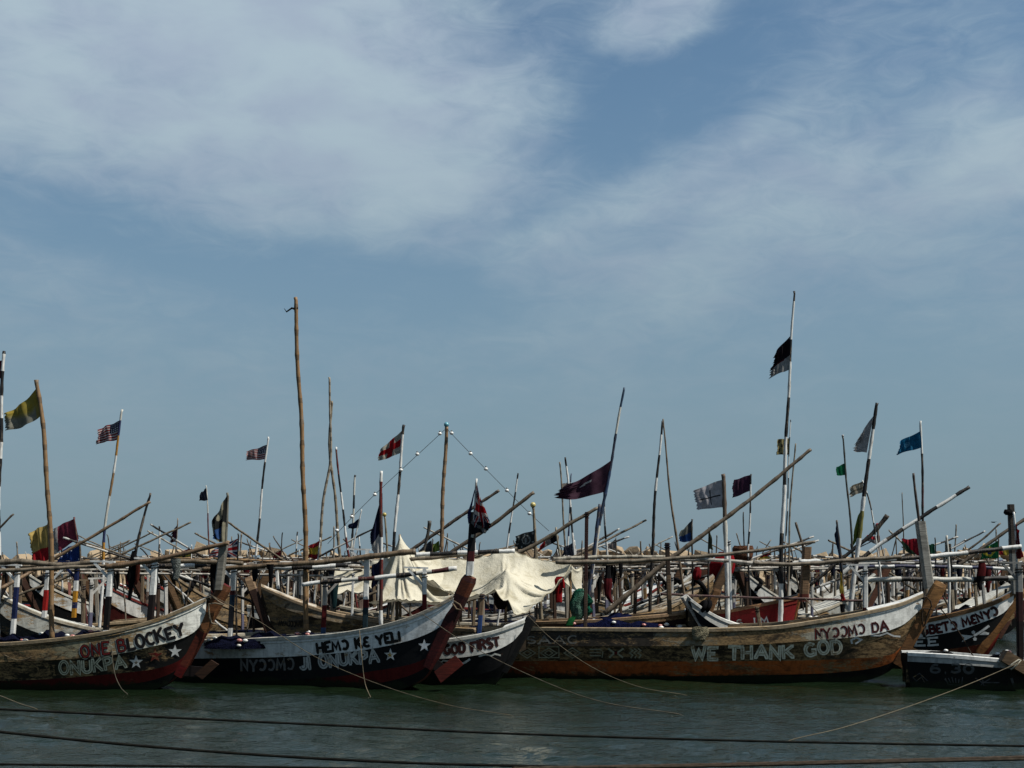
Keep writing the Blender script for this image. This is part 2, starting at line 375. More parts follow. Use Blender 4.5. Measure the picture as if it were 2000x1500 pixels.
for c in cand:
    row, x, dy, z, s = c; rot = (rr.uniform(-.5, .5), rr.uniform(-.5, .5), rr.uniform(0, 6.28)); rm = rr.choice(ROCKS)
    if id(c) in sset:
        o = link('rock', rm, bw, (x, dy, z)); o.rotation_euler = rot; o.scale = (s, s, s * rr.uniform(0.8, 1.1))
    else:
        k = len(rest.verts); rest.from_mesh(rm); rest.verts.ensure_lookup_table()
        bmesh.ops.transform(rest, matrix=Matrix.Translation((x, dy, z)) @ Matrix.Rotation(rot[2], 4, 'Z') @ Matrix.Rotation(rot[0], 4, 'X') @ Matrix.Scale(s, 4), verts=rest.verts[k:])
me = bpy.data.meshes.new('lower_rocks'); rest.to_mesh(me); rest.free(); me.materials.clear(); me.materials.append(MATS['rock'])
tag(link('lower_rocks', me, bw), None, None, kind='stuff')
# ------------------------------------------------------------------ poles
def smooth_path(pts, seg):
    pts = [Vector(p) for p in pts]; L = sum((pts[i + 1] - pts[i]).length for i in range(len(pts) - 1)); n = max(3, int(L / seg)); res = []
    d = [0]
    for i in range(len(pts) - 1): d.append(d[-1] + (pts[i + 1] - pts[i]).length)
    for k in range(n + 1):
        q = L * k / n; i = 0
        while i < len(pts) - 2 and d[i + 1] < q: i += 1
        tt = (q - d[i]) / max(d[i + 1] - d[i], 1e-9)
        p0 = pts[max(i - 1, 0)]; p1 = pts[i]; p2 = pts[i + 1]; p3 = pts[min(i + 2, len(pts) - 1)]
        res.append(0.5 * ((2 * p1) + (p2 - p0) * tt + (2 * p0 - 5 * p1 + 4 * p2 - p3) * tt ** 2 + (3 * p1 - p0 - 3 * p2 + p3) * tt ** 3))
    return res, L
def pole(mb, pts, r0, r1, style, seg=0.16, n=6, wob=0.012, nodes=True, seed=0, ext=0.0):
    """a pole from pts[0] (butt) to pts[-1] (tip); style is a colour, or (colours, lengths) painted in turn"""
    path, L = smooth_path(pts, seg); m = len(path); rad = []; node = 0.38 + 0.1 * (seed % 3); rnd = random.Random(seed)
    for i in range(m):
        u = i / (m - 1); r = r0 + (r1 - r0) * u
        if nodes and abs(((u * L) % node) - node / 2) < seg * 0.55: r *= 1.16
        rad.append(r * rnd.uniform(0.95, 1.05))
    ph = rnd.uniform(0, 6)
    path = [p + Vector((wob * math.sin(ph + 2.1 * i * seg), wob * math.cos(ph + 1.7 * i * seg), 0.5 * wob * math.sin(ph + i))) if 0 < i < m - 1 else p for i, p in enumerate(path)]
    if isinstance(style[0], (tuple, list)):
        cols, lens = style; tot = sum(lens); cum = np.cumsum(lens)
        def cf(i, j):
            q = max(0.0, (i + 0.5) / (m - 1) * L - ext) % tot
            return cols[int(np.searchsorted(cum, q))]
    else:
        def cf(i, j):
            q = ((i + 0.5) / (m - 1) * L) % node
            return mixc(style, (0.05, 0.035, 0.02), 0.55 if abs(q - node / 2) < seg * 0.5 else 0.0)
    mb.tube(path, rad, cf, n=n)
BW = ((WHITE, BLACK), (0.55, 0.6)); BWL = ((WHITE, BLACK), (0.95, 0.9)); BLW = ((WHITE, DBLUE), (0.6, 0.55)); GBW = ((OFFW, BLACK), (0.8, 0.35))
RWB = ((WHITE, MAROON, WHITE, BLACK), (0.5, 0.35, 0.6, 0.4))

# ------------------------------------------------------------------ hulls
def width_curve(N, w0, w, w1, bluff=2.4):
    t = np.linspace(0, 1, N); a = np.where(t < 0.42, w0 + (w - w0) * (1 - np.abs((0.42 - t) / 0.42) ** 2.2), w1 + (w - w1) * (1 - np.clip((t - 0.42) / 0.58, 0, 1) ** bluff))
    return a
ROWF = (1.0, 1.03, 0.84, 0.42)
def cell(c, i, n):
    return c(i / max(n - 1, 1)) if callable(c) else c
def hull_parts(root, near, wid, n, S):
    """near: four (N,3) arrays of the near side, gunwale to keel; wid: four half widths; n: unit vector across the boat"""
    n = Vector(n); N = len(near[0]); nr = [[Vector(p) for p in r] for r in near]
    fr = [[nr[k][i] + n * (2 * wid[k][i]) for i in range(N)] for k in range(4)]
    def sub(side, a, b, m): return [[side[a][i].lerp(side[b][i], k / m) for i in range(N)] for k in range(m + 1)]
    out = {}
    mb = MB()
    for side in (nr, fr):
        mb.grid(sub(side, 1, 2, 4), lambda i, j: cell(S['top'], j, N - 1)); mb.grid(sub(side, 2, 3, 4), lambda i, j: cell(S['bot'], j, N - 1) if i < S.get('black_shade_row', 9) else (.005, .005, .005, 0))  # lower bottom rows black: antifouling paint plus underside shadow put into the colour
    mb.grid([nr[3], fr[3]], lambda i, j: cell(S['bot'], j, N - 1))
    mb.grid([[r[0] for r in nr], [r[0] for r in fr]], lambda i, j: cell(S['top'], 0, 9))            # transom
    inn = []
    for side, sg in ((nr, 1), (fr, -1)):
        a = [side[0][i] + n * (sg * min(0.06, 0.6 * wid[0][i])) for i in range(N)]
        c = [side[0][i] + n * (sg * min(0.06 + 0.22 * wid[0][i], 0.9 * wid[0][i])) - Vector((0, 0, 0.75)) for i in range(N)]
        mb.grid([a, c], S.get('inner', (0.045, 0.032, 0.02, 0.6))); inn.append(c)
    mb.grid(inn, (0.025, 0.018, 0.012))  # inner sides and floor coloured dark, standing for shadow between the boats
    out['hull'] = part('hull', mb, 'paint', root)
    for side, sg in ((nr, -1), (fr, 1)):
        mb = MB(); o = n * (sg * 0.022); rows = sub(side, 0, 1, 3); rows = [[p + o for p in r] for r in rows]
        mb.grid(rows, lambda i, j: cell(S['strake'], j, N - 1)); mb.grid([rows[-1], [p - n * (sg * 0.03) for p in nrfix(side[1])]], lambda i, j: cell(S['strake'], j, N - 1))
        s = part('strake', mb, 'paint', root)
        if sg == -1: out['strake'] = s
        if S.get('strip') and sg == -1:
            mb = MB(); q = S['strip']; r = [side[0][i].lerp(side[1][i], q) - n * 0.04 for i in range(N)]
            mb.grid([[p + Vector((0, 0, .018)) + n * .02 for p in r], [p + Vector((0, 0, .014)) for p in r], [p - Vector((0, 0, .014)) for p in r], [p - Vector((0, 0, .02)) + n * .02 for p in r]], lambda i, j: cell(S['strake'], j, N - 1))
            part('rubbing_strip', mb, 'paint', s)
        mb = MB(); g = S['gun']; r = side[0]; gh = S.get('gh', 0.045)
        ring = [[p + n * (sg * 0.055) + Vector((0, 0, -gh)) for p in r], [p + n * (sg * 0.055) + Vector((0, 0, gh * .7)) for p in r], [p + n * (sg * 0.03) + Vector((0, 0, gh)) for p in r],
                [p - n * (sg * 0.06) + Vector((0, 0, gh)) for p in r], [p - n * (sg * 0.06) + Vector((0, 0, -gh)) for p in r], [p + n * (sg * 0.055) + Vector((0, 0, -gh)) for p in r]]
        mb.grid(ring, lambda i, j: cell(g, j, N - 1), False)
        part('gunwale', mb, S.get('gmat', 'paint'), root)
    i0 = int(N * S.get('deck_from', 0.86)); mb = MB()
    rows = []
    for k in range(5):
        u = k / 4; rows.append([nr[0][i].lerp(fr[0][i], u) + Vector((0, 0, 0.05 + 0.05 * math.sin(math.pi * u))) for i in range(i0, N)])
    mb.grid(rows, S.get('deck', WHITE)); mb.grid([[r[0] for r in rows], [r[0] - Vector((0, 0, 0.2)) for r in rows]], S.get('deck', WHITE))
    part('foredeck', mb, 'paint', root)
    for tq in S.get('thwarts', (0.25, 0.5, 0.7)):
        i = int(tq * (N - 1)); a = nr[0][i] + n * 0.05; c = fr[0][i] - n * 0.05; mb = MB()
        mb.beam(a - Vector((0, 0, 0.14)), c - Vector((0, 0, 0.14)), 0.26, 0.05, WOODL, side=(1, 0, 0)); part('thwart', mb, 'timber', root)
    return out
def nrfix(r): return r
def stem(root, a, b, w, col, end=None, n=(0, 1, 0), name='stem_post'):
    """heavy bow timber from foot a to head b with a chamfered head"""
    a = Vector(a); b = Vector(b); d = (b - a).normalized(); n = Vector(n); u = d.cross(n).normalized(); h = w / 2; mb = MB(); L = (b - a).length
    rows = []
    for q, s in ((0, 0.75), (0.12, 0.9), (0.5, 1.0), (0.8, 1.04), (0.95, 1.06), (1.0, 0.86)):
        p = a + d * (L * q); hh = h * s; c = hh * 0.72
        rows.append([p + n * x * 0.82 + u * y for x, y in ((-hh, -c), (-c, -hh), (c, -hh), (hh, -c), (hh, c), (c, hh), (-c, hh), (-hh, c))])
    mb.grid(rows, lambda i, j: cell(col, i, 5), False, close=True)
    m = len(mb.v); mb.face([m - 8 + k for k in range(8)], end or WOODB); mb.face([7 - k for k in range(8)], WOODB)
    return part(name, mb, 'timber', root)
def post(root, a, b, w, cols, cuts, brace=None, name='post', n=(0, 1, 0), mat='paint'):
    """square upright from foot a to head b, painted in bands; brace: +1/-1 adds the cross plank and its strut"""
    a = Vector(a); b = Vector(b); m = 14; mb = MB(); rows = []; h = w / 2; f = bands(cols, cuts)
    us = sorted(set([0, 1] + [c for c in cuts if 0 < c < 1])); 
    for u in us:
        p = a.lerp(b, u); rows.append([p + Vector((x * h, y * h, 0)) for x, y in ((-1, -.7), (-.7, -1), (.7, -1), (1, -.7), (1, .7), (.7, 1), (-.7, 1), (-1, .7))])
    mb.grid(rows, lambda i, j: tuple(f((us[i] + us[i + 1]) / 2)) + (0.2,), False, close=True); k = len(mb.v); mb.face([k - 8 + q for q in range(8)], cols[-1])
    o = part(name, mb, mat, root); lp = MB() if name == 'post' else None; c0 = b - (b - a).normalized() * .10
    if lp: lp.tube([c0 + Vector((w * .66 * math.cos(q), w * .66 * math.sin(q), .011 * q - .07)) for q in np.linspace(0, 12.56, 22)], .014, random.choice(((.02, .018, .015), (.10, .08, .05), (.015, .015, .03))), n=5)
    if lp: part('lashing', lp, 'rope', o)
    if brace:
        mb = MB(); c = cols[-1]; s = brace; e = b + Vector((s * 0.52, 0, 0.13))
        mb.beam(b + Vector((-s * 0.10, 0, 0.11)), e, 0.08, 0.045, c); mb.beam(b + Vector((s * 0.02, 0.0, -0.34)), b + Vector((s * 0.42, 0, 0.09)), 0.06, 0.06, c)
        mb.beam(b + Vector((0, 0, -0.02)), b + Vector((0, 0, 0.09)), 0.085, 0.09, c)
        part('bracket', mb, mat, o)
    return o
def hero(name, label, S):
    """boat whose profile is read from the photograph: rows as (column, row) lists from stern to bow"""
    N = S.get('N', 56); y0, y1 = S['Y']; W_ = width_curve(N, S.get('w0', 0.35), S.get('w', 0.8), S.get('w1', 0.09))
    r0 = lerp_poly(S['rows'][0], N); t = np.linspace(0, 1, N); Yc = y0 + (y1 - y0) * t
    xa = (r0[0, 0] - 1000) / FPX * y0; xb = (r0[-1, 0] - 1000) / FPX * y1
    d = Vector((xb - xa, y1 - y0, 0)).normalized(); n = Vector((-d.y, d.x, 0)); n = n if n.y > 0 else -n
    near, wid = [], []
    for k in range(4):
        r = lerp_poly(S['rows'][k], N); wk = W_ * ROWF[k] if k else W_
        wk = np.maximum(wk, 0.07); yy = Yc - wk * n.y
        near.append(np.stack([(r[:, 0] - 1000) / FPX * yy, yy, H - (r[:, 1] - HOR) / FPX * yy], 1)); wid.append(wk)
    mid = near[0][N // 2]; root = thing(name, label, 'canoe', (mid[0], Yc[N // 2], 0), 'front row canoes' if S.get('front') else 'fishing canoes moored behind the front row')
    out = hull_parts(root, near, wid, n, S); out['root'] = root; out['n'] = n; out['Y1'] = y1; out['Yc'] = Yc; out['near'] = near; out['wid'] = wid
    if 'stem' in S:
        a, b, w, col = S['stem']; stem(root, P(a[0], a[1], y1), P(b[0], b[1], y1), w, col, S.get('stem_end'), n)
    polys = []; vs = []
    for o in (out['hull'], out['strake']):
        k = len(vs); L = world_loc(o); vs += [v.co + L for v in o.data.vertices]; polys += [[k + q for q in p.vertices] for p in o.data.polygons]
    out['bvh'] = BVHTree.FromPolygons(vs, polys)
    return out
# ------------------------------------------------------------------ painted lettering, projected on the hull's own surface
def arc(cx, cy, rx, ry, a0, a1, n=10): return [(cx + rx * math.cos(math.radians(a0 + (a1 - a0) * k / n)), cy + ry * math.sin(math.radians(a0 + (a1 - a0) * k / n))) for k in range(n + 1)]
GL = {
 'A': (.9, [[(0, 0), (.45, 1), (.9, 0)], [(.2, .33), (.7, .33)]]), 'B': (.68, [[(0, 0), (0, 1)], [(0, 1), (.4, 1), (.58, .9), (.58, .65), (.4, .53), (0, .53)], [(.4, .53), (.66, .42), (.66, .13), (.45, 0), (0, 0)]]),
 'C': (.75, [arc(.4, .5, .4, .5, 45, 315, 14)]), 'D': (.75, [[(0, 0), (0, 1)], [(0, 1), (.35, 1)] + arc(.35, .5, .38, .5, 90, -90, 10) + [(0, 0)]]),
 'E': (.62, [[(0, 0), (0, 1)], [(0, 1), (.6, 1), (.6, .86)], [(0, .5), (.5, .5)], [(0, 0), (.6, 0), (.6, .14)]]), 'F': (.6, [[(0, 0), (0, 1)], [(0, 1), (.6, 1), (.6, .85)], [(0, .52), (.48, .52)]]),
 'G': (.8, [arc(.4, .5, .4, .5, 45, 300, 14) + [(.74, .12), (.74, .44), (.45, .44)]]), 'H': (.75, [[(0, 0), (0, 1)], [(.72, 0), (.72, 1)], [(0, .5), (.72, .5)]]),
 'I': (.1, [[(.05, 0), (.05, 1)]]), 'J': (.5, [[(.45, 1), (.45, .22)] + arc(.22, .22, .23, .22, 0, -180, 7)]), 'K': (.75, [[(0, 0), (0, 1)], [(.7, 1), (.04, .48)], [(.2, .6), (.72, 0)]]),
 'L': (.58, [[(0, 1), (0, 0), (.55, 0), (.55, .16)]]), 'M': (.95, [[(0, 0), (.1, 1), (.47, .25), (.84, 1), (.95, 0)]]), 'N': (.75, [[(0, 0), (0, 1), (.72, 0), (.72, 1)]]),
 'O': (.75, [arc(.38, .5, .38, .5, 90, 450, 20)]), 'P': (.66, [[(0, 0), (0, 1)], [(0, 1), (.38, 1), (.62, .88), (.62, .6), (.38, .46), (0, .46)]]),
 'R': (.7, [[(0, 0), (0, 1)], [(0, 1), (.4, 1), (.62, .88), (.62, .62), (.4, .5), (0, .5)], [(.36, .5), (.68, 0)]]), 'S': (.66, [arc(.33, .75, .31, .25, 30, 270, 9) + arc(.33, .25, .33, .25, 90, -150, 9)]),
 'T': (.75, [[(.37, 0), (.37, 1)], [(0, .85), (0, 1), (.74, 1), (.74, .85)]]), 'U': (.72, [[(0, 1), (0, .3)] + arc(.36, .3, .36, .3, 180, 360, 9) + [(.72, 1)]]),
 'W': (1.0, [[(0, 1), (.22, 0), (.5, .75), (.76, 0), (1.0, 1)]]), 'Y': (.8, [[(0, 1), (.4, .48), (.8, 1)], [(.4, .48), (.4, 0)]]),
 'c': (.75, [arc(.35, .5, .4, .5, 135, -135, 14)]), 'e': (.68, [arc(.4, .75, .3, .25, 30, 260, 8) + arc(.38, .26, .36, .26, 110, 330, 9)]),
 '0': (.62, [arc(.31, .5, .31, .5, 90, 450, 18)]), '3': (.6, [arc(.28, .75, .3, .25, 150, -80, 8) + arc(.28, .26, .33, .26, 80, -150, 9)]), '6': (.62, [[(.5, .92), (.3, 1), (.1, .8), (.0, .45)] + arc(.31, .28, .31, .28, 170, 530, 16)]),
 '.': (.2, [[(.05, .0), (.15, .0)]]), 'm': (.75, [[(0, .2), (.1, 1), (.37, .4), (.64, 1), (.74, .2)]]), ' ': (.42, [])}
def strip2d(pl, w):
    """two offset edges of a 2-D polyline"""
    a = np.array(pl, dtype=float); closed = np.hypot(*(a[0] - a[-1])) < 1e-6; L, R = [], []
    for i in range(len(a)):
        p0 = a[i - 1] if i > 0 else (a[-2] if closed else None); p1 = a[i + 1] if i < len(a) - 1 else (a[1] if closed else None)
        ds = []
        if p0 is not None: ds.append((a[i] - p0) / max(np.hypot(*(a[i] - p0)), 1e-9))
        if p1 is not None: ds.append((p1 - a[i]) / max(np.hypot(*(p1 - a[i])), 1e-9))
        nn = [np.array((-d[1], d[0])) for d in ds]; m = sum(nn); ml = np.hypot(*m)
        m = nn[0] if ml < 1e-6 else m / ml; k = 1 / max(m.dot(nn[0]), 0.55)
        L.append(a[i] + m * w * k / 2); R.append(a[i] - m * w * k / 2)
    return L, R
def paint_shapes(B, shapes, name='letter', off=0.006, mat='paint', parent=None):
    """shapes: (polyline in photo pixels, width px, colour[, key]); laid on the hull one coat over the other, one part for each letter or mark"""
    eye = Vector((0, 0, H)); k = 0; group = {}
    for si, shp in enumerate(shapes):
        pl, w, col = shp[:3]; key = shp[3] if len(shp) > 3 else ('mark', si)
        if w is None:   # filled star-shaped polygon about its centre
            c = np.mean(np.array(pl), 0); rows = [[tuple(c)] * (len(pl) + 1), list(pl) + [pl[0]]]
        else:
            dn = [pl[0]]
            for i in range(len(pl) - 1):
                m = max(1, int(np.hypot(pl[i + 1][0] - pl[i][0], pl[i + 1][1] - pl[i][1]) / 9))
                dn += [(pl[i][0] + (pl[i + 1][0] - pl[i][0]) * q / m, pl[i][1] + (pl[i + 1][1] - pl[i][1]) * q / m) for q in range(1, m + 1)]
            rows = strip2d(dn, w)
        pts = []; ok = True
        for r in rows:
            rr = []
            for x, y in r:
                d = (P(x, y, 30) - eye).normalized(); hit = B['bvh'].ray_cast(eye, d)
                if hit[0] is None: ok = False; break
                nn = hit[1] if hit[1].dot(d) < 0 else -hit[1]
                rr.append(hit[0] + nn * (off + 0.00018 * k))
            if not ok: break
            pts.append(rr)
        if not ok: continue
        group.setdefault(key, MB()).grid(pts, col, False); k += 1
    for key, mb in group.items(): part('star' if key[0] == 'star' else 'painted_mark' if key[0] == 'mark' else name, mb, mat, parent or B['strake'])
def text_shapes(txt, base, h, sw, col, shear=0.0, slab=True, widen=1.0):
    """letters along a baseline polyline; h: height in px; sw: stroke px"""
    adv = [GL[c][0] for c in txt]; gap = 0.30; tot = sum(adv) + gap * (len(txt) - 1)
    b = np.array(base, dtype=float); d = np.r_[0, np.cumsum(np.hypot(*np.diff(b, axis=0).T))]; k = d[-1] / tot; sh = []; x = 0
    def at(s):
        s = min(max(s, 0), d[-1] - 1e-6); i = int(np.searchsorted(d, s, 'right') - 1); u = (s - d[i]) / (d[i + 1] - d[i]); p = b[i] + (b[i + 1] - b[i]) * u
        tg = b[min(i + 1, len(b) - 1)] - b[i]; tg = tg / np.hypot(*tg); return p, tg
    rj = random.Random(len(txt))
    for ci, (c, w) in enumerate(zip(txt, adv)):
        p, tg = at((x + w / 2) * k); up = np.array((tg[1], -tg[0])); j = rj.uniform(-.05, .05); hj = h * rj.uniform(0.92, 1.07); ra = rj.uniform(-.05, .05); tg = tg + up * ra; up = up - tg * ra
        def mp(g): return tuple(p + tg * ((g[0] - w / 2) * k) + up * ((g[1] + j) * hj) + tg * (shear * g[1] * h))
        for pl in GL[c][1]:
            sh.append(([mp(g) for g in pl], sw * rj.uniform(.86, 1.12), col, (txt, ci)))
            if slab and len(pl) < 6:
                for e, q in ((pl[0], pl[1]), (pl[-1], pl[-2])):
                    if (e[1] < .02 or e[1] > .98) and abs(e[1] - q[1]) > 0.3: sh.append(([mp((e[0] - .13, e[1])), mp((e[0] + .13, e[1]))], sw * 0.8, col, (txt, ci)))
        x += w + gap
    return sh
def star_shape(cx, cy, r, col, rot=-90, r2=0.40):
    return ([(cx + (r if k % 2 == 0 else r * r2) * math.cos(math.radians(rot + 36 * k)), cy + (r if k % 2 == 0 else r * r2) * math.sin(math.radians(rot + 36 * k))) for k in range(10)], None, col, ('star', int(cx / 6)))

def grad(*stops):
    def f(u):
        for (a, ca), (b, cb) in zip(stops, stops[1:]):
            if u <= b:
                q = (u - a) / (b - a); return tuple(ca[i] * (1 - q) + cb[i] * q for i in range(4))
        return stops[-1][1]
    return f
def wr(c, a): return (c[0], c[1], c[2], a)
MOSS = (0.075, 0.066, 0.034)
# --- ONE BLOCKEY
A = hero('fishing_canoe', 'weathered canoe lettered ONE BLOCKEY, white bow with stars and red bottom', dict(front=1, Y=(32.4, 31.2), w=0.85, w0=0.5,
    rows=[[(-220, 1262), (0, 1258), (100, 1250), (200, 1237), (300, 1213), (360, 1190), (404, 1171)],
          [(-220, 1296), (0, 1293), (100, 1289), (200, 1282), (300, 1262), (350, 1249), (385, 1230), (402, 1198)],
          [(-220, 1331), (0, 1330), (100, 1326), (200, 1318), (300, 1307), (350, 1290), (374, 1264)],
          [(-220, 1385), (0, 1380), (100, 1374), (200, 1366), (270, 1356), (322, 1338), (356, 1310)]],
    strake=grad((0, wr(MOSS, .75)), (.40, wr(MOSS, .8)), (.62, wr((.30, .28, .19), .75)), (.8, wr((.64, .64, .55), .58)), (1, wr((.95, .95, .88), .52))),
    top=grad((0, wr((.015, .013, .009), .5)), (.55, wr((.025, .022, .013), .68)), (.85, wr((.012, .012, .012), .55)), (1, wr((.01, .01, .01), .25))),
    bot=grad((0, wr(BLACK, 0)), (.4, wr(MAROON, .1)), (.7, wr(DRED, .3)), (1, wr(DRED, .35))), strip=0.16, black_shade_row=2,
    gun=wr((.30, .235, .15), .5), deck=wr(OFFW, .5), stem=((348, 1320), (441, 1142), 0.30, grad((0, wr((.11, .008, .007), 0)), (.25, wr((.10, .020, .010), 0)), (.5, wr((.17, .07, .026), 0)), (1, wr((.13, .05, .02), 0)))), stem_end=DRED, thwarts=(.3, .5, .62, .72, .8)))
sh = text_shapes('ONE BLOCKEY', [(160, 1285), (230, 1275), (300, 1258), (360, 1239)], 22, 7.4, wr(OFFW, .5))
sh += text_shapes('ONE BLOCKEY', [(161, 1284), (231, 1274), (301, 1257), (361, 1238)], 22, 6.0, wr(BLACK, .05))
sh += [(p, w * .55, wr(DRED, .2)) + tuple(kk) for p, w, c, *kk in text_shapes('ONE BLOCKEY', [(161, 1284), (231, 1274), (301, 1257), (361, 1238)], 22, 5.0, None, slab=False)[:9]]
paint_shapes(A, sh)
sh = text_shapes('ONUKPA', [(118, 1317), (180, 1312), (246, 1302)], 23, 6.0, wr((.74, .72, .54), .5))
sh += [(p, 1.3, wr((.05, .045, .02), .3)) + tuple(kk) for p, w, c, *kk in text_shapes('ONUKPA', [(118, 1317), (180, 1312), (246, 1302)], 23, 6.0, None, slab=False)]
sh += text_shapes('cJI', [(56, 1320), (108, 1318)], 20, 3.4, wr((.20, .18, .07), .9))
sh += [star_shape(266, 1293, 14, wr(WHITE, .3)), star_shape(266, 1294, 5, wr((.2, .17, .12), .4)), star_shape(303, 1280, 15, wr((.16, .012, .012), .5)), star_shape(342, 1272, 13.5, wr(WHITE, .3))]
paint_shapes(A, sh, parent=A['hull'])
# --- HEMO KE YELI
B_ = hero('fishing_canoe', 'black canoe lettered JI ONUKPA with white strake, two stars and maroon stem', dict(front=1, Y=(34.6, 31.0), w=0.85, w0=0.45,
    rows=[[(300, 1252), (390, 1252), (540, 1247), (640, 1241), (720, 1229), (790, 1211), (840, 1191), (887, 1167)],
          [(300, 1287), (400, 1286), (520, 1284), (620, 1279), (700, 1271), (785, 1255), (830, 1240), (862, 1222), (885, 1188)],
          [(300, 1335), (500, 1331), (650, 1322), (720, 1312), (800, 1298), (840, 1280), (861, 1254)],
          [(300, 1392), (600, 1378), (700, 1366), (760, 1354), (800, 1340), (832, 1320), (848, 1292)]],
    strake=grad((0, wr((.52, .54, .52), .5)), (.5, wr((.74, .76, .74), .42)), (1, wr((.94, .95, .93), .5))), top=wr((.007, .007, .008), .08), bot=grad((0, wr(BLACK, 0)), (.5, wr(BLACK, 0)), (.68, wr(DRED, .1)), (1, wr(DRED, .25))),
    strip=0.22, black_shade_row=2, gun=grad((0, wr((.42, .34, .24), .4)), (.5, wr((.55, .55, .50), .4)), (1, wr((.45, .40, .32), .6))), deck=wr(OFFW, .6),
    stem=((836, 1304), (919, 1126), 0.32, grad((0, wr((.06, .006, .005), 0)), (.5, wr((.03, .004, .004), 0)), (.75, wr((.10, .026, .010), 0)), (1, wr((.035, .007, .005), 0)))), stem_end=(.14, .05, .025), thwarts=(.35, .55, .68, .78)))
sh = text_shapes('HEMc Ke YELI', [(621, 1275), (690, 1266), (782, 1251)], 17.5, 6.0, wr((.010, .009, .008), .15))
paint_shapes(B_, sh)
sh = text_shapes('JI ONUKPA', [(589, 1306), (660, 1300), (740, 1291)], 23, 7.2, wr((.55, .56, .54), .45))
sh += [(p, 1.3, wr((.12, .12, .12), .2)) + tuple(kk) for p, w, c, *kk in text_shapes('JI ONUKPA', [(589, 1306), (660, 1300), (740, 1291)], 23, 6.0, None, slab=False)]
sh += text_shapes('NYccMc', [(472, 1310), (574, 1307)], 20, 4.6, wr((.17, .17, .17), .5))
sh += [star_shape(763, 1279, 13, wr((.70, .70, .68), .2)), star_shape(762, 1279, 7, wr((.40, .24, .05), .2)), star_shape(829, 1261, 13, wr((.74, .76, .78), .2))]
paint_shapes(B_, sh, parent=B_['hull'])
# --- GOD FIRST
C_ = hero('fishing_canoe', 'low black canoe lettered GOD FIRST on its white bow, under the canvas', dict(front=1, Y=(33.4, 32.3), w=0.7, w0=0.4, N=44,
    rows=[[(690, 1264), (800, 1260), (880, 1250), (950, 1238), (1000, 1223), (1026, 1213)], [(690, 1300), (840, 1288), (900, 1284), (960, 1273), (1000, 1254), (1020, 1232)],
          [(690, 1332), (850, 1327), (950, 1314), (990, 1290), (1010, 1258)], [(690, 1390), (880, 1372), (940, 1352), (975, 1326), (994, 1292)]],
    strake=grad((0, wr((.30, .05, .03), .5)), (.45, wr((.40, .41, .39), .4)), (1, wr((.80, .80, .76), .45))), top=wr((.007, .007, .008), .05), bot=wr(BLACK, 0), strip=.14,
    gun=grad((0, wr(DRED, .3)), (.6, wr(OFFW, .4)), (1, wr(OFFW, .4))), stem=((984, 1312), (1040, 1204), 0.24, wr((.008, .008, .008), 0)), stem_end=BLACK, thwarts=(.6, .75)))
paint_shapes(C_, text_shapes('GOD FIRST', [(869, 1277), (920, 1272), (976, 1261)], 17, 5.6, wr((.03, .008, .008), .15)))
paint_shapes(C_, [([(858, 1296), (866, 1290), (880, 1292), (882, 1299)], 3, wr(OFFW, .4)), ([(884, 1296), (897, 1298), (908, 1294), (918, 1287)], 4, wr(WHITE, .3)), ([(935, 1282), (948, 1278), (960, 1281), (966, 1277), (978, 1280)], 3.2, wr(OFFW, .4))], parent=C_['hull'])
# --- WE THANK GOD
D_ = hero('fishing_canoe', 'long rust-bottomed canoe lettered WE THANK GOD, varnished bow post at right', dict(front=1, Y=(35.0, 33.0), w=0.95, w0=0.4, N=84, w1=.1,
    rows=[[(930, 1229), (1040, 1228), (1150, 1229), (1360, 1230), (1500, 1226), (1600, 1213), (1700, 1195), (1760, 1180), (1803, 1162)],
          [(930, 1262), (1100, 1262), (1250, 1262), (1460, 1259), (1600, 1250), (1700, 1240), (1760, 1222), (1800, 1188)],
          [(930, 1292), (1100, 1291), (1300, 1292), (1500, 1291), (1650, 1287), (1740, 1279), (1770, 1252)],
          [(930, 1350), (1200, 1350), (1400, 1348), (1600, 1342), (1690, 1330), (1738, 1310), (1760, 1285)]],
    strake=grad((0, wr((.035, .03, .024), .55)), (.38, wr((.04, .033, .026), .6)), (.39, wr((.32, .32, .26), .78)), (.6, wr((.20, .165, .10), .85)), (.78, wr((.40, .39, .32), .6)), (.86, wr((.84, .85, .79), .45)), (1, wr((.90, .90, .85), .42))),
    top=grad((0, wr((.07, .045, .02), .8)), (.5, wr((.02, .015, .011), .75)), (.8, wr((.11, .07, .028), .9)), (1, wr((.09, .05, .02), .8))),
    bot=grad((0, wr((.04, .012, .006), .4)), (.25, wr((.42, .095, .022), .5)), (1, wr((.46, .125, .028), .62))), gun=wr((.37, .29, .19), .45), gh=.05, strip=.14, black_shade_row=2,
    stem=((1750, 1298), (1838, 1138), 0.33, grad((0, wr((.16, .07, .025), 0)), (.6, wr((.25, .12, .04), 0)), (1, wr((.27, .14, .05), 0)))), stem_end=(.3, .17, .07), thwarts=(.2, .4, .6, .75, .85)))
sh = text_shapes('NYccMc DA', [(1594, 1247), (1650, 1242), (1735, 1230)], 18, 4.2, wr((.12, .012, .010), .3)); sh += [(p, 1.5, wr(BLACK, .2)) + tuple(kk) for p, w, c, *kk in text_shapes('NYccMc DA', [(1595, 1247), (1651, 1242), (1735, 1230)], 18, 4.2, None, slab=False)]
sh += text_shapes('SAAC', [(1030, 1256), (1128, 1256)], 14, 3.0, wr((.20, .20, .18), .45))
paint_shapes(D_, sh)
sh = text_shapes('WE THANK GOD', [(1353, 1287), (1450, 1286), (1540, 1284), (1644, 1274)], 23, 7.2, wr((.88, .84, .67), .5))
